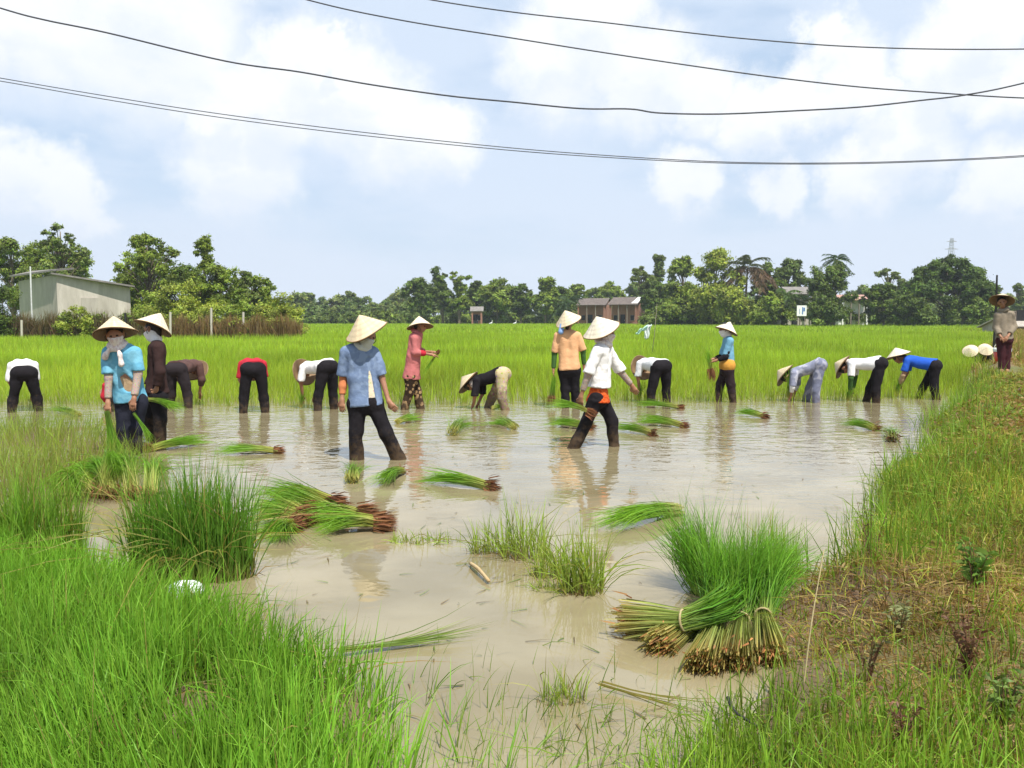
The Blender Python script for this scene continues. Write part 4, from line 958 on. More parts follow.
# the big pile at the corner of the bank
BP = dict(group='seedling bundles piled at the corner of the bank')
def pile(label, rp, mid, tp, n, thick, fan, zr=.02, w=.0043, **k):
    """stems run from the root end up to the tied waist and then bend over to the tips"""
    r, m_, t = np.asarray(rp, float), np.asarray(mid, float), np.asarray(tp, float)
    o = empty('seedling_bundle', (r[0], r[1], 0), label, 'seedlings', BP['group'])
    d0 = nrm(m_ - r); sx = nrm(np.cross(d0, V(.2, -1, .1))); sy = np.cross(sx, d0)
    q = rng.normal(0, .5, (n, 2)); q /= np.maximum(1, np.linalg.norm(q, axis=1))[:, None]
    A = r + (q[:, :1] * sx + q[:, 1:] * sy) * thick * 1.6
    A = A - d0 * np.abs(rng.normal(0, .022, (n, 1))) * np.sign(rng.uniform(-1, .6, (n, 1)))
    B = m_ + (q[:, :1] * sx + q[:, 1:] * sy) * thick * .8
    d1 = nrm(t - m_); s2 = nrm(np.cross(d1, V(.2, -1, .1))); s3 = np.cross(s2, d1)
    q2 = q * .6 + rng.normal(0, .5, (n, 2)); lf = rng.uniform(.6, 1.1, (n, 1))
    E = m_ + (t - m_) * lf + (q2[:, :1] * s2 + q2[:, 1:] * s3) * fan * lf
    M2 = m_ + nrm(.55 * d0 + .6 * d1) * np.linalg.norm(t - m_) * .5 + (q[:, :1] * s2 + q[:, 1:] * s3) * (thick + fan) * .5
    E[:, 2] = np.maximum(E[:, 2], .02)
    j = rng.uniform(.5, 1.2, (n, 1)) * rng.uniform(.88, 1.12, (n, 3))
    ys = np.array([(.44, .49, .14)]) * j * rng.uniform(.7, 1.15, (n, 1)); yb = np.array([(.50, .42, .14)]) * j; g1 = np.array([(.32, .42, .09)]) * j; g2 = np.array([(.115, .28, .022)]) * j; g3 = np.array([(.20, .42, .035)]) * j
    v1, f1, c1 = ribbons(A, (A + B) / 2 + rng.normal(0, .008, (n, 3)), B, w * rng.uniform(.9, 1.5, n) * 1.1, yb, ys, g1, S=2, root=1)
    # stems keep their width to the waist
    mk('stems', v1, f1, M_GRASS, o, col=c1)
    B2 = B; k2 = len(B2)
    E2 = E + rng.normal(0, .05, (k2, 3)); M22 = M2 + rng.normal(0, .032, (k2, 3)); E2[:, 2] = np.maximum(E2[:, 2], .015)
    v2, f2, c2 = ribbons(B2, M22, E2, w * 1.15 * rng.uniform(.6, 1.25, k2), g1, g2, g3, S=5, tm=.22)
    mk('leaves', v2, f2, M_GRASS, o, col=c2)
    kk = 60; a = rng.normal(0, .5, (kk, 2)); R0 = r + (a[:, :1] * sx + a[:, 1:] * sy) * thick * 1.7 + d0 * .03
    R2 = R0 - d0 * rng.uniform(.03, .09, (kk, 1)) + rng.normal(0, .015, (kk, 3)); R2[:, 2] = np.maximum(R2[:, 2], -.02); rc = jit((.36, .17, .06), kk, .4)
    v, f, cc = ribbons(R0, (R0 + R2) / 2, R2, np.full(kk, .009), rc, rc, rc * .8, S=2); mk('roots', v, f, M_ROOT, o, col=cc)
    ring = [m_ + (sx * math.cos(a) + sy * math.sin(a)) * thick * .74 for a in np.linspace(0, 2 * PI, 17)]
    b = MB(); b.tube(ring, .006, 5, False); b.build('tie', rough_mat('straw', (.32, .25, .12), (.42, .35, .18), 30.0), o, True)
g_ = lambda px, py, z: gnd(px, py, z)
pile('piled bundle lying on its side with roots pointing into the pool', g_(624, 621, .06), g_(684, 620, .12), at(722, 575, 4.75), 260, .065, .12)
pile('piled bundle rising steeply with dark leaves at the back of the pile', at(716, 628, 4.72), at(708, 598, 4.80), at(676, 508, 5.0), 700, .085, .19)
pile('piled bundle with yellow stems slanting across the front', g_(658, 648, .03), at(706, 613, 4.45), at(738, 545, 4.6), 340, .055, .18)
pile('piled bundle standing in the middle of the front row', g_(703, 668, .03), at(719, 622, 4.38), at(728, 528, 4.62), 420, .055, .19)
pile('piled bundle with brownish stems second from the bank', g_(736, 666, .03), at(741, 620, 4.36), at(764, 522, 4.6), 420, .055, .18)
pile('piled bundle with tied pale stems nearest the bank', g_(770, 660, .03), at(763, 616, 4.35), at(782, 535, 4.62), 400, .055, .17)
pile('piled bundle at the back with leaves bending over the bank', at(746, 612, 4.85), at(752, 588, 4.92), at(800, 545, 5.05), 640, .08, .19)
pile('piled bundle hidden in the middle with only its leaves showing', at(728, 615, 4.75), at(730, 590, 4.82), at(716, 545, 4.85), 480, .08, .16)

# ------------------------------------------------------------------ clumps and tufts one can tell apart
def clump(label, px, py, rx, ry, h, n, w=.007, cols=((.17, .19, .04), (.075, .18, .016), (.14, .30, .03)), lean=.16, name='rice_clump', cat='rice clump', grp=None, S=5, z=None, zm=-.02):
    c = gnd(px, py, 0); o = empty(name, (c[0], c[1], 0), label, cat, grp)
    a = rng.uniform(0, 2 * PI, n); rr = np.sqrt(rng.uniform(0, 1, n))
    x, y = c[0] + rr * np.cos(a) * rx, c[1] + rr * np.sin(a) * ry
    b = np.stack([x, y, np.full(n, zm)], -1)
    out = np.stack([np.cos(a) * rr, np.sin(a) * rr, 0 * a], -1) * lean * 1.1
    pn = b * 6.5; hz_ = 1 + .16 * tn1(pn) + .10 * tn2(pn * .5)
    v, f, cc = grass(b, h * hz_ * rng.uniform(.4, 1.1, n) * (1 - .30 * rr ** 2), w * rng.uniform(.6, 1.35, n), lean, cols, S, leandir=None, amt=.35)
    mk('leaves', v, f, M_GRASS, o, col=cc)
    # bent and yellowed leaves leaning out of the clump
    k = max(16, n // 14); i_ = rng.integers(0, n, k); v3, f3, c3 = grass(b[i_], h * rng.uniform(.6, 1.15, k), w * 1.1, .8, ((.26, .24, .06), (.25, .27, .05), (.36, .30, .10)), S, curve=.1)
    mk('yellow_leaves', v3, f3, M_GRASS, o, col=c3)
    k = max(60, n // 10); a = rng.uniform(0, 2 * PI, k); rr = np.sqrt(rng.uniform(0, 1, k))
    b = np.stack([c[0] + rr * np.cos(a) * rx * 1.05, c[1] + rr * np.sin(a) * ry * 1.05, np.full(k, zm)], -1)
    v, f, cc = grass(b, h * .28 * rng.uniform(.4, 1, k), w, .9, ((.2, .13, .06), (.22, .15, .07), (.25, .19, .09)), 2)
    mk('dead_stems', v, f, M_GRASS, o, col=cc)
    return o
clump('tall dense dark green rice clump standing in front of the bundle heaps', 192, 576, .36, .20, .74, 1900, lean=.26, w=.008)
clump('dark green rice clump at the frame edge behind the seedling bed', 18, 556, .42, .24, .60, 1300, lean=.3, cols=((.22, .24, .05), (.12, .24, .02), (.20, .36, .04)))
TF = ((.30, .29, .08), (.22, .33, .04), (.34, .45, .07))
TG = dict(name='grass_tuft', cat='grass tuft', cols=TF, S=4)
clump('loose grass tuft in the middle of the pool, taller with fine stems', 528, 558, .17, .12, .50, 150, w=.006, lean=.40, **TG)
clump('thicker grass tuft in the pool with spiky leaves', 582, 592, .12, .09, .46, 230, w=.0065, lean=.42, **TG)
clump('low trailing grass tuft in the pool reaching towards the heap', 425, 542, .24, .09, .14, 130, w=.006, lean=.7, **TG)
clump('pale grass tuft filling the gap between the two bigger ones in the pool', 552, 576, .13, .09, .36, 130, w=.006, lean=.5, **TG)
clump('low scruffy tuft trailing off the spiky one in the pool', 560, 590, .16, .06, .16, 110, w=.006, lean=.8, **TG)
clump('small grass tuft beside the taller one in the pool', 492, 552, .17, .09, .30, 110, w=.006, lean=.5, **TG)
clump('grass tuft growing out of the water behind the big bundle pile', 772, 575, .20, .10, .42, 160, w=.006, lean=.3, **TG)
clump('thin grass tuft out in the shallow water before the sparse shoots', 562, 700, .10, .06, .20, 70, w=.005, lean=.4, **TG)
# ------------------------------------------------------------------ trees
def leaves(C, R, n, ls, col, seed, flat=.8):
    """C clump centres, R clump radii; every clump breaks into twigs, every twig into leaves with a tilt of their own"""
    r = np.random.default_rng(seed); k = 7; m_ = len(C)
    d = nrm(r.normal(size=(m_ * k, 3)) + V(0, 0, .25)); C2 = np.repeat(C, k, 0) + d * (np.repeat(R, k) * r.uniform(.35, 1.15, m_ * k))[:, None] * V(1, 1, flat)
    R2 = np.repeat(R, k) * r.uniform(.22, .55, m_ * k); tone = np.repeat(r.uniform(.68, 1.3, m_), k) * r.uniform(.72, 1.3, m_ * k)
    wgt = R2 ** 2 / (R2 ** 2).sum(); ci = r.choice(len(C2), n, p=wgt)
    g = r.normal(0, .6, (n, 3)); p = C2[ci] + g * R2[ci][:, None] * V(1, 1, .7)
    nv = nrm(nrm(p - np.repeat(C, k, 0)[ci]) * .7 + V(0, 0, .6) + r.normal(0, .6, (n, 3)))
    a = nrm(np.cross(nv, r.normal(size=(n, 3)))); b = np.cross(nv, a)
    s = ls * r.uniform(.5, 1.3, (n, 1))
    v = np.stack([p - a * s, p + b * s * .42 - nv * s * .12, p + a * s, p - b * s * .42 - nv * s * .12], 1).reshape(-1, 3)
    q = np.arange(n * 4).reshape(-1, 4)
    ck = tone[ci][:, None] * r.uniform(.75, 1.25, (n, 1)) * r.uniform(.88, 1.12, (n, 3))
    c = np.repeat(np.clip(np.array(col) * ck, .004, .6), 4, 0)
    return v, q, c
def tree_mesh(kind, h, wd, seed):
    """trunk and limb tubes, clump centres and radii for a tree standing at the origin"""
    r = np.random.default_rng(seed); b = MB(); C = []; R = []
    lean = r.normal(0, .04, 2) * h
    if kind == 'bush':
        k = max(10, int(18 * wd / max(h, .1)))
        for i in range(k):
            a = r.uniform(0, 6.28); rr = r.uniform(0, 1) ** .5 * wd * .45
            hh = h * (1 - (rr / (wd * .5)) ** 2 * .6)
            C.append((rr * math.cos(a), rr * math.sin(a) * .8, hh * r.uniform(.2, .85))); R.append(h * r.uniform(.14, .26))
        for i in range(6):
            c = C[i]; b.tube(catmull([(c[0] * .2, c[1] * .2, -.2), (c[0] * .5, c[1] * .5, c[2] * .5), c], 3), np.linspace(.05, .02, 7), 5)
    else:
        lo = {'round': .30, 'airy': .36, 'tall': .30, 'dense': .16, 'umbrella': .30}[kind]
        k = {'round': 34, 'airy': 40, 'tall': 34, 'dense': 50, 'umbrella': 130}[kind]
        rad = {'round': (.07, .15), 'airy': (.035, .085), 'tall': (.06, .12), 'dense': (.07, .14), 'umbrella': (.06, .11)}[kind]
        tr = .018 * h + .04
        b.tube(catmull([(0, 0, -.3), (lean[0] * .3, lean[1] * .3, h * .3), (lean[0] * .7, lean[1] * .7, h * .6), (lean[0], lean[1], h * .9)], 5), np.linspace(tr * 1.3, tr * .2, 16), 8)
        for i in range(k):
            t = r.uniform(0, 1)
            if kind == 'umbrella':
                a = r.uniform(0, 6.28); rr = r.uniform(0, 1) ** .5; z = lo + .68 * math.sqrt(max(0, 1 - rr * rr * .92)) * r.uniform(.25, 1) ** .6; w_ = rr * wd * .46
            else:
                prof = math.sin(PI * (t * .84 + .12)) ** .7 if kind != 'tall' else (.55 + .45 * math.sin(7 * t + seed)) * (1 - .35 * t)
                a = r.uniform(0, 6.28); rr = r.uniform(.15, 1) ** .6; z = lo + (.95 - lo) * t; w_ = rr * wd * .44 * prof
            c = V(w_ * math.cos(a) + lean[0] * z, w_ * math.sin(a) * .85 + lean[1] * z, z * h)
            C.append(c); R.append(min(h, wd * 1.3) * r.uniform(*rad))
            if i % 2 == 0 or kind == 'airy':
                z0 = max(.15, z - .28) * h; s0 = V(lean[0] * z0 / h, lean[1] * z0 / h, z0)
                b.tube(catmull([s0, L(s0, c, .5) + V(0, 0, .03 * h), c], 3), np.linspace(tr * .34, tr * .08, 7), 5)
    return b, np.array(C), np.array(R)
G_DK, G_MD, G_LT, G_FR = (.10, .15, .02), (.165, .225, .027), (.25, .30, .038), (.155, .205, .045)
def tree(label, px, top, D, wpx, kind, col, n=5000, ls=.22, seed=0, z0=0.05, name='tree', cat='tree', group=None):
    X = at(px, 318, D)[0]; h = CH + (HOR - top) / F * D - z0; wd = wpx / F * D
    o = empty(name, (X, D, z0), label, cat, group)
    b, C, R = tree_mesh(kind, h, wd, seed); off = V(X, D, z0)
    b.v = [tuple(np.array(q) + off) for q in b.v]
    b.build('trunk' if kind != 'bush' else 'stems', M_BARK, o, True)
    v, q, c = leaves(C, R, int(n * 1.7), ls * .74, col, seed + 50); mk('crown', v + off, q, M_LEAF, o, col=c, smooth=False)
    return o
def palm(label, px, top, D, fr=2.6, n=16, col=(.06, .10, .03), seed=0, z0=.05, dead=False, crown_z=None):
    X = at(px, 318, D)[0]; h = CH + (HOR - top) / F * D - z0 - fr * .35; r = np.random.default_rng(seed)
    o = empty('palm_tree', (X, D, z0), label, 'palm tree'); off = V(X, D, z0); b = MB()
    b.tube(catmull([off + V(0, 0, -.3), off + V(.1, 0, h * .5), off + V(.25, 0, h)], 8), np.linspace(.2, .13, 17), 8); b.build('trunk', M_BARK, o, True)
    lst = []; top_ = off + V(.25, 0, h)
    for i in range(n):
        a = i * 2.4 + r.uniform(-.3, .3); el = r.uniform(-.5, 1.25); ln = fr * r.uniform(.75, 1.1); dr = V(math.cos(a), math.sin(a), 0)
        pts = np.array([top_ + dr * ln * t * math.cos(el * (1 - .5 * t)) + V(0, 0, ln * (math.sin(el) * t - .55 * t * t)) for t in np.linspace(0, 1, 15)])
        T = nrm(np.gradient(pts, axis=0)); S_ = nrm(np.cross(T, V(0, 0, 1)))
        for sgn in (-1, 1):
            base = np.repeat(pts[2:], 3, 0); Tt = np.repeat(T[2:], 3, 0); Ss = np.repeat(S_[2:], 3, 0); m_ = len(base)
            base = base + Tt * r.uniform(0, ln / 15, (m_, 1)); l2 = fr * .24 * r.uniform(.7, 1.1, (m_, 1))
            tip = base + (Ss * sgn * .8 + Tt * .6) * l2 - V(0, 0, 1) * l2 * r.uniform(.2, .9, (m_, 1)); cc = jit((.17, .11, .06) if dead and el < .2 else col, m_, .3)
            lst.append(ribbons(base, (base + tip) / 2 + V(0, 0, .02), tip, np.full(m_, fr * .03), cc, cc, cc * 1.1, S=2))
        cc = jit(col, 1, .1); lst.append(ribbons(pts[:1], pts[7:8] * 1.0 + V(0, 0, .1), pts[-1:], np.array([.09]), cc * 1.3, cc, cc, S=6))
    v, f, c = merge(lst); mk('crown', v, f, M_LEAF, o, col=c)
    return o
# yard trees round the concrete house
tree('tall feathery tree rising behind the concrete house', 60, 221, 84, 62, 'airy', G_FR, 7000, .20, 1)
tree('low dark tree behind the concrete house at the frame edge', 14, 238, 88, 62, 'round', G_MD, 7000, .22, 2)
tree('dark leafy shrub at the frame edge in front of the concrete house', 2, 272, 60, 44, 'bush', G_DK, 6000, .13, 3, name='shrub', cat='shrub')
tree('broad open tree with wispy top just past the concrete house', 152, 235, 72, 72, 'airy', G_MD, 8500, .17, 4)
tree('leafy middle growth filling under the wispy tree beside the house', 150, 282, 68, 52, 'bush', G_MD, 6000, .15, 5, name='shrub', cat='shrub')
tree('tall tree with rounded top crown on a bare upper stem', 201, 232, 70, 46, 'tall', G_MD, 7000, .16, 6)
tree('bushy tree at the foot of the tall round topped tree', 190, 275, 66, 62, 'bush', G_LT, 7000, .14, 7, name='shrub', cat='shrub')
tree('rounded green tree over the brushwood fence', 225, 266, 70, 50, 'round', G_MD, 6000, .16, 8)
tree('thin greyish tree between bushes over the brushwood fence', 248, 272, 74, 42, 'airy', G_FR, 4500, .15, 9)
tree('low bright bushy tree at the end of the brushwood fence', 275, 287, 64, 52, 'bush', G_LT, 6500, .14, 10, name='shrub', cat='shrub')
tree('small dark shrub leaning on the brushwood fence', 238, 296, 63, 44, 'bush', G_MD, 5000, .14, 11, name='shrub', cat='shrub')
tree('creeper covered shrub against the concrete wall', 78, 303, 60, 46, 'bush', G_LT, 3500, .12, 12, name='shrub', cat='shrub')
tree('dense dark tree right behind the roof of the concrete house', 36, 246, 92, 66, 'dense', G_MD, 7000, .24, 21)
tree('leafy tree filling in beside the tall feathery one', 78, 250, 96, 40, 'dense', G_MD, 5500, .24, 22)
tree('full leafy tree behind the wispy one beside the house', 146, 252, 78, 66, 'dense', G_MD, 8500, .19, 23)
tree('full dark tree between the wispy and the round topped tree', 180, 262, 76, 50, 'dense', G_DK, 7000, .18, 24)
tree('wide green tree behind the end of the brushwood fence', 254, 277, 76, 62, 'dense', G_MD, 8000, .18, 25)
# trees along the far edge of the paddy, from the middle towards the bank
Dm = 184
for i, (px, top, w_, kd, cl, lb, dd) in enumerate([
    (422, 280, 30, 'round', G_DK, 'dark rounded tree starting the middle tree row', 0), (443, 270, 28, 'tall', G_DK, 'tallest dark tree of the middle tree row', 4), (459, 272, 26, 'tall', G_MD, 'twin topped tree beside the tallest dark one', 2),
    (474, 281, 24, 'round', G_DK, 'dark tree rising over the small brick hut', 14), (497, 279, 32, 'round', G_MD, 'broad pale green tree past the small brick hut', 6), (521, 285, 28, 'round', G_DK, 'low dark tree between two pale ones in the middle row', 8),
    (545, 279, 34, 'tall', G_MD, 'tree with pointed pale top near the brick houses', 6), (560, 288, 24, 'round', G_DK, 'small dark tree just before the brick houses', 10), (575, 284, 26, 'airy', G_MD, 'airy tree behind the first brick house', 30),
    (612, 283, 30, 'round', G_MD, 'tree peeping over the roofs of the brick houses', 40), (594, 288, 24, 'airy', G_FR, 'thin far tree between the two brick roofs', 50),
    (641, 264, 22, 'airy', G_FR, 'slim pale tree at the end of the second brick house', 4), (662, 254, 26, 'tall', G_FR, 'tall greyish tree with a tufted top', -8), (655, 283, 34, 'round', G_DK, 'dark bushy tree under the tall tufted one', -14),
    (684, 258, 34, 'dense', G_MD, 'dense green tree joining the big bright one', -24), (712, 253, 50, 'dense', G_LT, 'big bright yellow green tree reaching to the ground', -32), (729, 283, 26, 'bush', G_LT, 'bright shrub at the foot of the big yellow green tree', -40),
    (765, 262, 28, 'dense', G_DK, 'dark tree next to the brown palm', -28), (789, 261, 36, 'dense', G_DK, 'rounded dark tree over the pale concrete building', -24), (775, 292, 44, 'bush', G_MD, 'spreading green shrub in front of the pale building', -44),
    (832, 262, 46, 'dense', G_DK, 'very dark dense tree under a palm top', -46), (824, 290, 38, 'bush', G_DK, 'dark shrub beside the white sign board', -50), (890, 265, 30, 'airy', G_FR, 'thin tree seen between two dark ones', -10),
    (884, 285, 44, 'dense', G_DK, 'dusky shrubby tree beside the great umbrella shaped one', -46), (868, 294, 26, 'airy', (.12, .10, .05), 'brownish half bare tree near the white columned house', -30),
    (948, 259, 82, 'umbrella', (.085, .14, .02), 'great dark umbrella shaped tree near the bank', -44), (912, 290, 34, 'bush', G_DK, 'dark undergrowth shrub at the foot of the umbrella tree', -50), (960, 290, 44, 'bush', G_DK, 'deep green shrub below the umbrella tree crown', -48),
    (985, 290, 26, 'round', G_MD, 'lighter tree at the outer edge of the umbrella tree', -36), (1015, 283, 15, 'airy', G_FR, 'lone pale slim tree behind the overseer', 10), (750, 296, 30, 'bush', G_MD, 'dull shrub beneath the brown palm', -38), (672, 298, 34, 'bush', G_MD, 'low shrub bordering the paddy under the greyish tree', -30)]):
    D = Dm + dd; big = kd in ('dense', 'umbrella')
    tree(lb, px, top, D, w_ * 1.12, kd, cl, 26000 if kd == 'umbrella' else 9000 if big else 5200, .0026 * D, 100 + i, name='shrub' if kd == 'bush' else 'tree', cat='shrub' if kd == 'bush' else 'tree')
palm('brown and green palm with hanging dead fronds', 745, 258, 150, 4.4, 22, (.08, .10, .035), 3, dead=True)
palm('palm top standing out of the very dark tree', 834, 255, 140, 2.3, 20, (.05, .09, .03), 4)
palm('small palm in front of the middle tree row near the brick houses', 566, 296, 178, 3.2, 16, (.06, .10, .03), 5)
palm('low palm spreading pale fronds by the pale concrete building', 782, 290, 142, 4.0, 16, (.09, .15, .03), 6)
# the far wood: every tree a copy of one of six
protos = []
r_ = np.random.default_rng(5)
spots = []
for px in np.arange(262, 424, 3.4): spots.append((px + r_.uniform(-2, 2), r_.uniform(230, 300), r_.uniform(5.0, 8.5) * (1 + .15 * math.sin(px * .13))))
for px in np.arange(300, 420, 9): spots.append((px + r_.uniform(-3, 3), r_.uniform(215, 228), r_.uniform(3, 5)))
for px in list(np.arange(424, 1000, 9.5)): spots.append((px + r_.uniform(-3, 3), r_.uniform(235, 300), r_.uniform(7, 11)))
for px in (-40, -25, -12, 110, 122, 134, 1005, 1012, 1022, 1034, 1048): spots.append((px, r_.uniform(200, 260), r_.uniform(5, 9)))
FW = 'trees of the far wood'
for i, (px, D, h) in enumerate(spots):
    k = i % 6; X = at(px, 318, D)[0]
    lab = 'soft green tree of the far wood along the horizon'
    if len(protos) < 6:
        kd = ('round', 'dense', 'tall', 'airy', 'round', 'dense')[k]
        o = empty('tree', (0, 0, 0), lab, 'tree', FW); b, C, R = tree_mesh(kd, 10, (8, 9, 6, 8, 9, 8)[k], 300 + k); b.build('trunk', M_BARK, o, True)
        v, q, c = leaves(C, R, 2200, .62, ((.16, .22, .05), (.14, .20, .05), (.17, .22, .055), (.16, .20, .06), (.20, .25, .055), (.13, .19, .05))[k], 320 + k)  # paler leaf colours, with some distance haze painted into them
        mk('crown', v, q, M_LEAF, o, col=c, smooth=False); protos.append(o)
    else:
        s0 = protos[k]; o = s0.copy(); COL.objects.link(o)
        for ch in s0.children:
            c2 = ch.copy(); COL.objects.link(c2); c2.parent = o
    s = h / 10; o.location = (X, D, .05); o.scale = (s * r_.uniform(.9, 1.3), s * r_.uniform(.9, 1.2), s); o.rotation_euler = (0, 0, r_.uniform(0, 6.28))

protos = []
for i, px in enumerate(list(np.arange(300, 1000, 8.5)) + [1008, 1016, 1026, 1036]):
    px = px + r_.uniform(-3, 3); D = r_.uniform(190, 206) if px < 640 else r_.uniform(150, 175); h = r_.uniform(2.2, 4.2); X = at(px, 318, D)[0]
    if len(protos) < 3:
        o = empty('shrub', (0, 0, 0), 'low green shrub filling the gaps under the far trees', 'shrub', 'undergrowth shrubs along the far edge'); b, C, R = tree_mesh('bush', 3, 5, 500 + i); b.build('stems', M_BARK, o, True)
        v, q, c = leaves(C, R, 1500, .36, (G_DK, G_MD, G_FR)[i], 520 + i); mk('crown', v, q, M_LEAF, o, col=c, smooth=False); protos.append(o)
    else:
        o = protos[i % 3].copy(); COL.objects.link(o)
        for ch in protos[i % 3].children:
            c2 = ch.copy(); COL.objects.link(c2); c2.parent = o
    s = h / 3; o.location = (X, D, .05); o.scale = (s, s, s); o.rotation_euler = (0, 0, r_.uniform(0, 6.28))

# ------------------------------------------------------------------ brushwood fence, posts
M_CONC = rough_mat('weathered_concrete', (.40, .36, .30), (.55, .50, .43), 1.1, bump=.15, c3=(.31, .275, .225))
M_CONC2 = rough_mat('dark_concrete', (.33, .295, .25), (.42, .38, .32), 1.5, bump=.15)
M_ROOF = rough_mat('grey_roof', (.16, .145, .13), (.25, .23, .21), 2.5, bump=.2); M_ROOFD = rough_mat('brown_grey_tiles', (.10, .08, .07), (.17, .14, .12), 2.5, bump=.25); M_DARK = rough_mat('dark_opening', (.012, .012, .013), (.025, .024, .022), 3.0)
M_WOOD = rough_mat('grey_wood', (.16, .13, .10), (.27, .225, .18), 6.0); M_IRON = rough_mat('pole_paint', (.55, .55, .53), (.68, .68, .66), 5.0, rough=.5)
M_BLUE = rough_mat('blue_paint', (.06, .14, .35), (.09, .2, .45), 4.0, rough=.5); M_WPAINT = rough_mat('white_paint', (.66, .65, .62), (.80, .79, .76), 3.0)
def hedge(label, pa, pb, D0, D1, h, n, cg, cb):
    xa, xb = at(pa, 318, D0)[0], at(pb, 318, D1)[0]; o = empty('brushwood_fence', ((xa + xb) / 2, (D0 + D1) / 2, 0), label, 'fence')
    t = rng.uniform(0, 1, n); b = np.stack([xa + (xb - xa) * t, D0 + (D1 - D0) * t + rng.normal(0, .25, n), np.full(n, .03)], -1)
    v, f, c = grass(b, h * rng.uniform(.5, 1.1, n) * (1 + .15 * np.sin(t * 37)), .07, .25, cb, 3, amt=.4); mk('brushwood', v, f, M_GRASS, o, col=c)
    m_ = 16; t = rng.uniform(0, 1, m_); C = np.stack([xa + (xb - xa) * t, D0 + (D1 - D0) * t, h * rng.uniform(.45, .95, m_)], -1)
    v, q, c = leaves(C, np.full(m_, h * .3), cg[1], .12, cg[0], 77); mk('creeper', v, q, M_LEAF, o, col=c, smooth=False)
    return o
BR = ((.13, .08, .035), (.20, .13, .055), (.24, .165, .07))
hedge('brown brushwood fence with green creeper below the concrete house', -8, 142, 60, 60.5, 1.75, 2600, (G_MD, 2600), ((.09, .06, .03), (.12, .085, .04), (.15, .12, .05)))
hedge('dry tawny brushwood fence running on below the yard trees', 150, 301, 60.5, 58, 1.55, 3600, (G_LT, 700), BR)
for px, top, lb in ((170, 312, 'pale concrete post in front of the wispy tree'), (211, 308, 'taller grey post before the tall round topped tree'), (243, 312, 'short pale post near the end of the brushwood fence'), (125, 313, 'dark stub post against the concrete wall corner'), (21, 320, 'thin post at the start of the brushwood fence')):
    D = 59; c = at(px, 318, D); h = CH + (HOR - top) / F * D
    b = MB(); b.tube([(c[0], D, -.2), (c[0] + .01, D, h * .5), (c[0] + .03, D, h)], .075, 6); tag(b.build('fence_post', M_CONC if 'dark' not in lb else M_DARK, origin=(c[0], D, 0)), lb, 'post', 'posts of the brushwood fence')
# concrete house
A, B_, C_, E_ = at(58, 318, 64), at(131, 318, 67), at(20, 318, 69), at(95, 318, 74)
zA, zB, zC = CH + 43 / F * 64, CH + 30 / F * 67, CH + 36.5 / F * 69; zE = zB + .2
o = empty('concrete_house', (A[0], A[1], 0), 'grey concrete house with low sloping roof behind the brushwood fence', 'house')
def quadwall(name, p, q, zp, zq, m, th=.18, par=None):
    d = nrm(V(q[0] - p[0], q[1] - p[1], 0)); n_ = V(d[1], -d[0], 0); v = []
    for off in (0, -th):
        for pt, z in ((p, 0), (q, 0), (q, zq), (p, zp)): v.append(V(pt[0], pt[1], z) + n_ * off)
    return mk(name, np.array(v), [(0, 1, 2, 3), (7, 6, 5, 4), (0, 4, 5, 1), (1, 5, 6, 2), (2, 6, 7, 3), (3, 7, 4, 0)], m, par, smooth=False)
quadwall('wall', A, B_, zA, zB, M_CONC, par=o); quadwall('wall', C_, A + V(-.003, .0, 0), zC, zA - .003, M_CONC2, par=o); quadwall('wall', B_, E_, zB - .004, zE, M_CONC, par=o); quadwall('wall', E_, C_, zE, zC - .005, M_CONC, par=o)  # side wall from C_ to A: its shade is put into a darker concrete
def slab(name, pts, th, m, par):
    v = [V(*p) for p in pts] + [V(*p) - V(0, 0, th) for p in pts]
    return mk(name, np.array(v), [(0, 1, 2, 3), (7, 6, 5, 4), (0, 4, 5, 1), (1, 5, 6, 2), (2, 6, 7, 3), (3, 7, 4, 0)], m, par, smooth=False)
def lift(p, z, dx=0, dy=0): return (p[0] + dx, p[1] + dy, z)
slab('roof', [lift(A, zA + .14, -.15, -.45), lift(B_, zB + .14, .55, -.45), lift(E_, zE + .14, .4, .4), lift(C_, zC + .22, 1.4, .4)], .12, M_ROOF, o)
slab('roof', [lift(C_, zC + .42, -.5, -.3), lift(A, zA + .32, -.05, -.5), lift(A, zA + .62, .1, 2.4), lift(C_, zC + .95, -.6, 3.2)], .12, M_ROOF, o)
d = nrm(B_ - A); pn = V(d[1], -d[0], 0); w0 = L(A, B_, .43); fr = MB(); w0[2] = 2.2
fr.box(w0 + pn * .03, (1.15, .08, 1.5), (d[0], d[1], 0)); wn = fr.build('window', M_CONC2, o)
fr = MB(); fr.box(w0 + pn * .085 + V(0, 0, -.8), (1.3, .14, .08), (d[0], d[1], 0)); fr.build('sill', M_CONC, wn)
c = at(32, 318, 62); b = MB(); b.tube([(c[0], 62, -.2), (c[0], 62, 2.5), (c[0] + .02, 62, CH + 51 / F * 62)], .05, 8); tag(b.build('pole', M_IRON, origin=(c[0], 62, 0)), 'thin pale pole standing in front of the concrete house', 'pole')

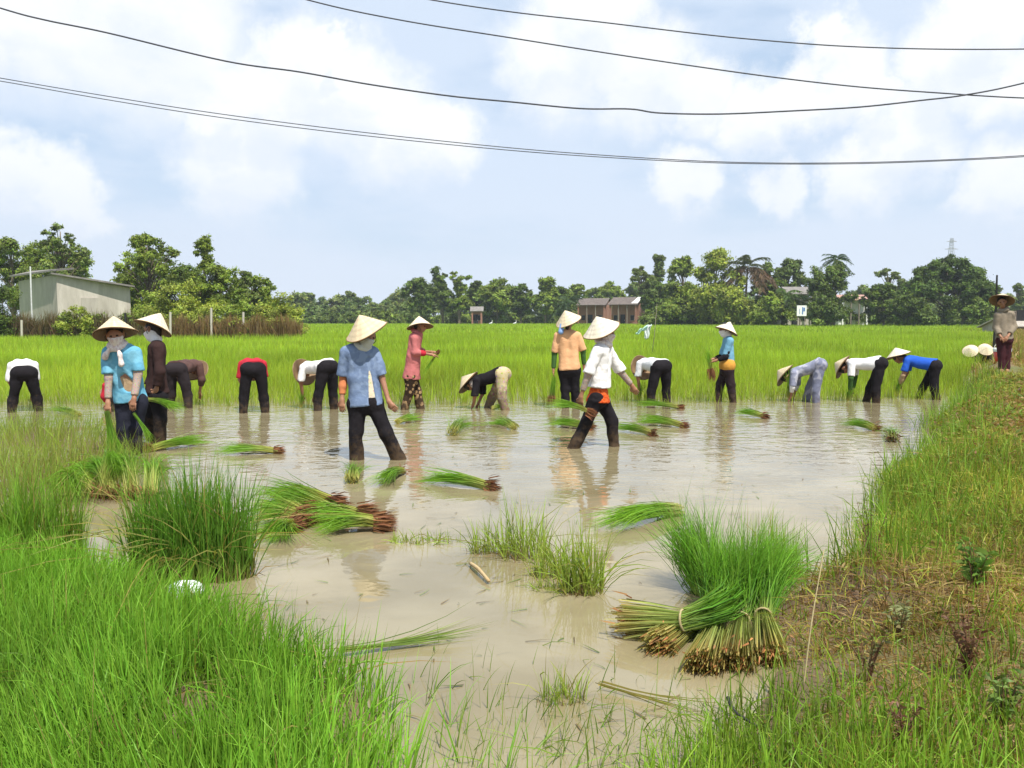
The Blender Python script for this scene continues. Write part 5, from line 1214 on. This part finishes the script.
# ------------------------------------------------------------------ brick houses on the far side
m, t = newmat('brick'); g = t.n('ShaderNodeTexCoord').outputs['Object']
bk = t.n('ShaderNodeTexBrick', {'Vector': t.vmath('ADD', g, t.n('ShaderNodeCombineXYZ', {1: t.n('ShaderNodeSeparateXYZ', {0: g}).outputs[2]}).outputs[0]), 'Color1': (.34, .13, .075, 1), 'Color2': (.24, .09, .055, 1), 'Mortar': (.30, .24, .19, 1), 'Scale': 2.2, 'Mortar Size': .02}).outputs[0]
nz = t.n('ShaderNodeTexNoise', {'Vector': g, 'Scale': 1.2, 'Detail': 5.0}).outputs[0]
finish(t, t.n('ShaderNodeBsdfPrincipled', {'Base Color': t.mix(t.math('MULTIPLY', nz, .7), bk, (.30, .15, .10)), 'Roughness': .9}).outputs[0]); M_BRICK = m
def house(name, label, pa, pb, D, eave, ridge, depth, wm, rm, posts=4, cat='house', patch=False):
    xa, xb = at(pa, 318, D)[0], at(pb, 318, D)[0]; w_ = xb - xa; cx = (xa + xb) / 2; ze, zr = CH + (HOR - eave) / F * D, CH + (HOR - ridge) / F * D
    o = empty(name, (cx, D, 0), label, cat); ver = min(1.6, depth * .3)
    b = MB(); y0, y1 = D + ver, D + depth
    b.v += [(xa, y0, 0), (xb, y0, 0), (xb, y1, 0), (xa, y1, 0), (xa, y0, ze), (xb, y0, ze), (xb, y1, ze), (xa, y1, ze), (xa, (D + y1) / 2, zr - .05), (xb, (D + y1) / 2, zr - .05)]
    b.f += [(0, 1, 5, 4), (1, 2, 6, 9, 5), (2, 3, 7, 6), (3, 0, 4, 8, 7)]; b.build('wall', wm, o)
    slab('roof', [(xa - .3, D - .2, ze + .02), (xb + .3, D - .2, ze + .02), (xb + .3, (D + y1) / 2, zr + .1), (xa - .3, (D + y1) / 2, zr + .1)], .1, rm, o)
    slab('roof', [(xa - .3, (D + y1) / 2 + .001, zr + .095), (xb + .3, (D + y1) / 2 + .001, zr + .095), (xb + .3, y1 + .4, ze - .1), (xa - .3, y1 + .4, ze - .1)], .1, rm, o)
    for i in range(posts):
        x = xa + .15 + (w_ - .3) * i / max(1, posts - 1); b = MB(); b.box((x, D + .1, (ze - .1) / 2), (.28 if i in (0, posts - 1) else .16, .22, ze - .1)); b.build('post', wm if i in (0, posts - 1) else M_WOOD, o)
    b = MB(); b.box((cx - w_ * .1, y0 - .03, 1.1), (1.0, .08, 2.2)); dr = b.build('door', M_DARK, o)
    b = MB(); b.box((cx - w_ * .1 + .38, y0 - .09, 1.05), (.06, .05, .14)); b.build('handle', M_IRON, dr)
    for sx_ in (-.36, .26):
        b = MB(); b.box((cx + w_ * sx_, y0 - .03, 1.55), (.9, .08, 1.1)); wn = b.build('window', M_WOOD, o)
        b = MB(); b.box((cx + w_ * sx_, y0 - .075, 1.55), (.74, .03, .94)); b.build('pane', M_DARK, wn)
    if patch:
        k = 5; a = V(xb - 1.6, D + .1, ze + .13); e = V(xb + .1, (D + y1) / 2 - .5, zr - .02 + .04)
        slab('roof_sheet', [(xb - 1.2, D + .3, ze + .25), (xb + .15, D + .3, ze + .25), (xb + .2, (D + y1) / 2 - .4, zr + .1), (xb - .6, (D + y1) / 2 - .4, zr + .1)], .03, M_WPAINT, o)
    return o
house('brick_house', 'low brick house with open front and grey roof, the one beside trees', 577, 605, 188, 305, 298.5, 6, M_BRICK, M_ROOFD).rotation_euler.z = -.35
house('brick_house', 'brick house with lit gable and a pale sheet on its grey roof', 608, 637, 178, 304.5, 297.5, 6, M_BRICK, M_ROOFD, patch=True).rotation_euler.z = -.5
house('brick_hut', 'tiny brick hut with a peaked roof before the middle tree row', 471.5, 482, 178, 311, 307, 2.5, M_BRICK, M_ROOF, posts=2, cat='hut')
house('pale_building', 'pale grey concrete building half hidden behind dark trees', 788, 812, 148, 294, 287, 6, M_CONC, M_ROOF, posts=3, cat='building')
house('white_house', 'white columned house glimpsed between dark trees', 842, 868, 150, 300, 295, 6, M_WPAINT, rough_mat('faded_tiles', (.36, .20, .16), (.45, .28, .23), 3.0), posts=4)
house('shed', 'low shed with dark roof at the frame edge behind the overseer', 1014, 1060, 75, 326, 319, 5, M_CONC2, M_CONC2, posts=2, cat='shed')
# sign board between the trees
D = 126; c = at(801.5, 318, D); z1, z2 = CH + (HOR - 316) / F * D, CH + (HOR - 305.5) / F * D
o = empty('sign_board', (c[0], D, 0), 'small white sign board with blue marks among dark shrubs', 'sign')
b = MB(); b.box((c[0], D, (z1 + z2) / 2), (1.35, .08, z2 - z1)); b.build('board', M_WPAINT, o)
b = MB(); [b.box((c[0] + dx, D - .055, (z1 + z2) / 2 + dz), (w_, .03, h_)) for dx, dz, w_, h_ in ((.12, .0, .14, 1.0), (.34, .18, .2, .5), (-.3, -.1, .05, .7))]; b.build('marks', M_BLUE, o)
for sx_ in (-.5, .5):
    b = MB(); b.tube([(c[0] + sx_, D + .1, -.2), (c[0] + sx_, D + .1, z2 - .1)], .05, 6); b.build('post', M_WOOD, o)
# ------------------------------------------------------------------ pylon
D = 620; c = at(949, 318, D); H = CH + (HOR - 236.5) / F * D; b = MB(); X0 = c[0]
hw = lambda z: 4.2 * (1 - z / H) ** 1.1 + .55
zs = np.linspace(0, H * .97, 15)
for sx_, sy_ in ((1, 1), (1, -1), (-1, 1), (-1, -1)): b.tube([(X0 + sx_ * hw(z), D + sy_ * hw(z), z) for z in zs], .22, 4)
for i in range(len(zs) - 1):
    for s1 in (1, -1):
        a0, a1 = hw(zs[i]), hw(zs[i + 1])
        b.tube([(X0 - a0, D + s1 * a0, zs[i]), (X0 + a1, D + s1 * a1, zs[i + 1])], .10, 4); b.tube([(X0 + a0, D + s1 * a0, zs[i]), (X0 - a1, D + s1 * a1, zs[i + 1])], .10, 4)
o = empty('pylon', (X0, D, 0), 'distant lattice power pylon rising above the umbrella shaped tree', 'pylon')
MP = rough_mat('galvanised_steel', (.30, .31, .32), (.40, .41, .42), 1.0, rough=.5); b.build('lattice', MP, o)
for zz, wd in ((.93, 3.6), (.84, 4.6), (.75, 3.9)):
    b = MB(); b.tube([(X0 - wd, D, H * zz), (X0, D, H * zz + .8), (X0 + wd, D, H * zz)], [.12, .3, .12], 4); b.tube([(X0 - wd, D, H * zz), (X0 + wd, D, H * zz)], .16, 4); b.build('cross_arm', MP, o)
# leaning dark pole beside the overseer
D = 33; b = MB(); p0, p1 = at(994.5, 332, D), at(996, 308, D); p2 = at(992, 286, D); p0[2] = .2
b.tube([p0, p1, at(997, 275, D)], [.05, .045, .03], 6); tag(b.build('pole', M_DARK, origin=(p0[0], p0[1], 0)), 'thin dark pole standing just behind the overseer', 'pole')
# ------------------------------------------------------------------ cables
M_CABLE = rough_mat('cable_sheath', (.035, .04, .05), (.06, .065, .075), 5.0, rough=.5)
def cable(label, pts, D0, D1, r):
    p = np.array(pts, float); x0, x1 = p[0][0], p[-1][0]
    w_ = [at(a, b_, D0 + (D1 - D0) * (a - x0) / (x1 - x0)) for a, b_ in p]
    b = MB(); b.tube(catmull(w_, 8), r, 6, True); o = b.build('overhead_cable', M_CABLE, smooth=True, origin=tuple(w_[len(w_) // 2]))
    return tag(o, label, 'cable', 'overhead cables crossing the sky')
cable('kinked thick cable dipping across the clouds and rising again towards its end', [(-120, -30), (0, 8), (45, 20), (108, 33), (225, 61), (300, 72), (370, 84.5), (450, 96), (512, 102), (580, 108.5), (630, 109), (660, 113), (720, 114), (790, 111), (860, 107), (920, 100.5), (965, 95), (1024, 83), (1150, 50)], 13, 13, .0115)
cable('straight cable that crosses the kinked one', [(180, -38), (308, 0), (400, 20), (512, 38), (600, 52), (700, 67), (780, 78), (860, 87), (940, 93), (1024, 98), (1150, 101)], 16, 15, .0115)
cable('highest cable, cutting the top edge of the sky', [(330, -19), (432, 0), (512, 12), (600, 22), (700, 34), (760, 40), (840, 46), (930, 49), (1024, 49), (1140, 46)], 17, 16, .0115)
cable('upper strand of the lowest cable pair', [(-130, 55), (0, 78), (100, 95), (200, 111), (300, 124.5), (400, 136.5), (512, 148), (600, 155), (700, 161), (780, 163), (860, 162.5), (940, 160), (1024, 155.5), (1150, 146)], 18, 17, .0085)
cable('lower strand of the lowest cable pair', [(-130, 60), (0, 81), (100, 98.5), (200, 114.5), (300, 128), (400, 139.5), (512, 150.5), (600, 157), (700, 162.3), (780, 164), (860, 163.6), (940, 161), (1024, 156.7), (1150, 147)], 18.3, 17.3, .0085)
# ------------------------------------------------------------------ small things
# plastic strips on a stick, out in the rice
D = 30; b = MB(); p0, p1 = at(651, 350, D), at(657, 304, D); p0[2] = .0
o = empty('bird_scarer', (p0[0], p0[1], 0), 'white plastic strips tied to a thin stick in the green paddy', 'bird scarer')
b.tube([p0, L(p0, p1, .5) + V(.02, 0, 0), p1], [.012, .010, .006], 6); b.build('stick', M_WOOD, o, True)
M_PLAS = rough_mat('white_plastic', (.70, .74, .74), (.82, .85, .84), 8.0, rough=.35, bump=.4); M_PLASG = rough_mat('green_plastic', (.40, .62, .52), (.55, .74, .64), 8.0, rough=.35)
def sheet(name, pts, wds, m, par):
    p = catmull(pts, 5); wd = np.interp(np.linspace(0, 1, len(p)), np.linspace(0, 1, len(wds)), wds); v = []; n_ = 7
    T = nrm(np.gradient(p, axis=0)); sd_ = nrm(np.cross(T, V(.3, -1, .2)))
    for i in range(len(p)):
        for j in range(n_):
            u = j / (n_ - 1) - .5; v.append(p[i] + sd_[i] * u * wd[i] + V(0, .05 * math.sin(u * 9 + i * .8), .03 * math.cos(u * 7 + i)))
    f = [(i * n_ + j, i * n_ + j + 1, (i + 1) * n_ + j + 1, (i + 1) * n_ + j) for i in range(len(p) - 1) for j in range(n_ - 1)]
    ob = mk(name, np.array(v), f, m, par); md_ = ob.modifiers.new('thick', 'SOLIDIFY'); md_.thickness = .004; return ob
tp = at(651.5, 325, D)
sheet('white_strip', [tp, at(648, 329, D), at(647, 334, D), at(646, 339, D)], [.04, .16, .20, .10], M_PLAS, o)
sheet('pale_strip', [tp, at(645, 328, D), at(640, 331, D - .05), at(636, 334, D - .05)], [.04, .10, .10, .04], M_PLASG, o)
# egrets
def egret(label, px, D):
    c = at(px, 318, D); c[2] = .42; o = empty('white_bird', tuple(c), label, 'bird', 'white birds at the far edge of the paddy')
    pr = [(c + V(-.22, 0, .18), c + V(.1, 0, .26), .07, .12), (c + V(.14, 0, .3), c + V(.2, 0, .5), .05, .035), (c + V(.2, 0, .5), c + V(.17, 0, .62), .035, .03), (c + V(.17, 0, .62), c + V(.24, 0, .64), .04, .03), (c + V(-.22, 0, .18), c + V(-.38, 0, .10), .06, .02),
          (c + V(-.02, .04, .2), c + V(-.02, .04, -.3), .015, .012), (c + V(.02, -.04, .2), c + V(.02, -.04, -.3), .015, .012)]
    v, f = sdf_mesh(pr, .02); mk('body', v, f, M_WPAINT, o)
    b = MB(); b.tube([c + V(.25, 0, .64), c + V(.38, 0, .62)], [.018, .004], 6); b.build('beak', rough_mat('beak', (.5, .32, .05), (.6, .4, .08), 9.0), o)
egret('tiny white bird at the far edge of the rice, near the brick hut', 491, 150); egret('tiny white bird at the far edge of the rice, midway to the brick houses', 515, 150)
# red bucket behind the overseer
D = 24; c = at(1003.5, 318, D); zb = float(ground_z(c[0], D)) + .01
o = empty('bucket', (c[0], D, zb), 'red and white bucket on the bank behind the overseer', 'bucket')
def lathe(name, prof, c, m, par, n=24):
    v = [(c[0] + r * math.cos(a), c[1] + r * math.sin(a), c[2] + z) for r, z in prof for a in np.arange(n) / n * 2 * PI]
    f = [(i * n + j, i * n + (j + 1) % n, (i + 1) * n + (j + 1) % n, (i + 1) * n + j) for i in range(len(prof) - 1) for j in range(n)]
    return mk(name, np.array(v), f, m, par)
M_REDP = rough_mat('red_plastic', (.52, .05, .03), (.6, .08, .04), 5.0, rough=.35)
cc0 = V(c[0], D, zb)
lathe('pail', [(.0, .0), (.16, .0), (.17, .02), (.215, .26), (.20, .26), (.155, .03), (0, .03)], cc0, M_REDP, o); lathe('rim', [(.222, .26), (.23, .30), (.228, .36), (.205, .36), (.203, .26), (.222, .26)], cc0, M_WPAINT, o)
b = MB(); b.tube([cc0 + V(.22 * math.cos(a), 0, .35 + .16 * math.sin(a)) for a in np.linspace(0, PI, 11)], .007, 6); b.build('handle', M_IRON, o, True)
# crumpled bag at the bed edge
c = gnd(186, 592, .05); v, f = sdf_mesh([(c + V(-.05, 0, 0), c + V(.05, .02, .01), .05, .045), (c + V(.02, .02, .03), c + V(.06, -.01, .0), .035, .03), (c + V(-.06, -.02, .02), c + V(-.02, .02, .03), .03, .03)], .008, wr=.012, seed=4)
tag(mk('crumpled_bag', v, f, M_PLAS, origin=(c[0], c[1], 0)), 'crumpled white plastic bag in the water beside the seedling bed', 'bag')
# stick, straw, twig
a, e = gnd(470, 563, .02), gnd(489, 581, .02); b = MB(); b.tube(catmull([a, L(a, e, .45) + V(0, 0, .012), e], 4), [.010, .011, .012, .012, .012, .011, .010, .010, .009], 7)
tag(b.build('stick', rough_mat('peeled_wood', (.40, .28, .13), (.5, .37, .2), 20.0), smooth=True, origin=tuple(a)), 'short peeled stick floating in the pool by the grass tufts', 'stick')
a = gnd(803, 690, .12); b = MB(); b.tube(catmull([a, at(812, 620, a[1] + .05), at(824, 550, a[1] + .15)], 6), np.linspace(.004, .002, 13), 5)
tag(b.build('straw', rough_mat('straw', (.32, .25, .12), (.42, .35, .18), 30.0), smooth=True, origin=tuple(a)), 'long pale dry straw standing upright beside the big pile', 'straw')
a = gnd(728, 698, .1); b = MB(); b.tube(catmull([a, gnd(735, 712, .11), gnd(757, 726, .1)], 5), np.linspace(.008, .004, 11), 6)
tag(b.build('twig', M_DARK, smooth=True, origin=tuple(a)), 'bent dark twig lying at the water edge below the big pile', 'twig')
# weeds on the bank
def weed(label, px, py, h, n, col, stem=(.12, .06, .03), lf=.035, seed=0, spread=.5, dens=9):
    r = np.random.default_rng(seed); c = gnd(px, py, .2); c[2] = float(ground_z(c[0], c[1])); o = empty('weed', tuple(c), label, 'weed', 'weeds growing on the bank')
    b = MB(); P_ = []; N_ = []
    for i in range(n):
        a = r.uniform(0, 6.28); l = h * r.uniform(.55, 1.05); d_ = V(math.cos(a), math.sin(a), 0) * r.uniform(.1, spread) * l
        pts = catmull([c + d_ * .1, c + d_ * .45 + V(0, 0, l * .55), c + d_ + V(0, 0, l)], 5); b.tube(pts, np.linspace(.0035, .0012, len(pts)), 5)
        for j in range(dens):
            k = r.integers(3, len(pts)); P_.append(pts[k] + r.normal(0, .004, 3)); N_.append(r.uniform(0, 6.28))
    b.build('stems', rough_mat('weed_stem', stem, tuple(x * 1.4 for x in stem), 30.0), o, True)
    P_ = np.array(P_); N_ = np.array(N_); m_ = len(P_); dr = np.stack([np.cos(N_), np.sin(N_), r.uniform(-.2, .7, m_)], -1); s = lf * r.uniform(.5, 1.25, (m_, 1)); tip = P_ + nrm(dr) * s * 2
    cc = jit(col, m_, .35); v, f, cl = ribbons(P_, (P_ + tip) / 2 + V(0, 0, .008), tip, (s[:, 0]) * .85, cc, cc, cc * 1.15, S=4, root=.35); mk('leaves', v, f, M_LEAF, o, col=cl)
weed('leafy green weed with broad pointed leaves high on the bank', 975, 590, .24, 12, (.13, .23, .04), lf=.028, seed=1)
weed('reddish brown dry weed in the middle of the bank', 970, 660, .28, 14, (.15, .075, .04), lf=.014, seed=2, dens=14)
weed('dark stemmed weed beside the dirt mound', 868, 650, .24, 12, (.14, .13, .05), lf=.012, seed=3, dens=10)
weed('dusty green weed by the frame corner of the bank', 1005, 705, .20, 12, (.14, .20, .05), lf=.02, seed=4)
weed('small purple brown weed at the front of the bank', 905, 720, .18, 10, (.15, .08, .05), lf=.012, seed=5, dens=12)
weed('tall thin seed headed weed at the water edge of the bank', 872, 545, .42, 6, (.16, .13, .06), lf=.012, seed=6, spread=.35, dens=8)
weed('pale leaved weed on the bank with curled dry leaves', 900, 615, .16, 10, (.26, .27, .11), lf=.018, seed=7)

# ------------------------------------------------------------------ the air
b = MB(); b.box((0, 430, 40), (1800, 900, 86)); m, t = newmat('air')
o_ = t.n('ShaderNodeOutputMaterial'); t.t.links.new(t.n('ShaderNodeVolumePrincipled', {'Color': (.86, .92, 1.0, 1), 'Density': .00035, 'Anisotropy': .2}).outputs[0], o_.inputs['Volume'])
tag(b.build('haze', m), 'thin bright haze in the air over the paddies', 'haze', kind='stuff')
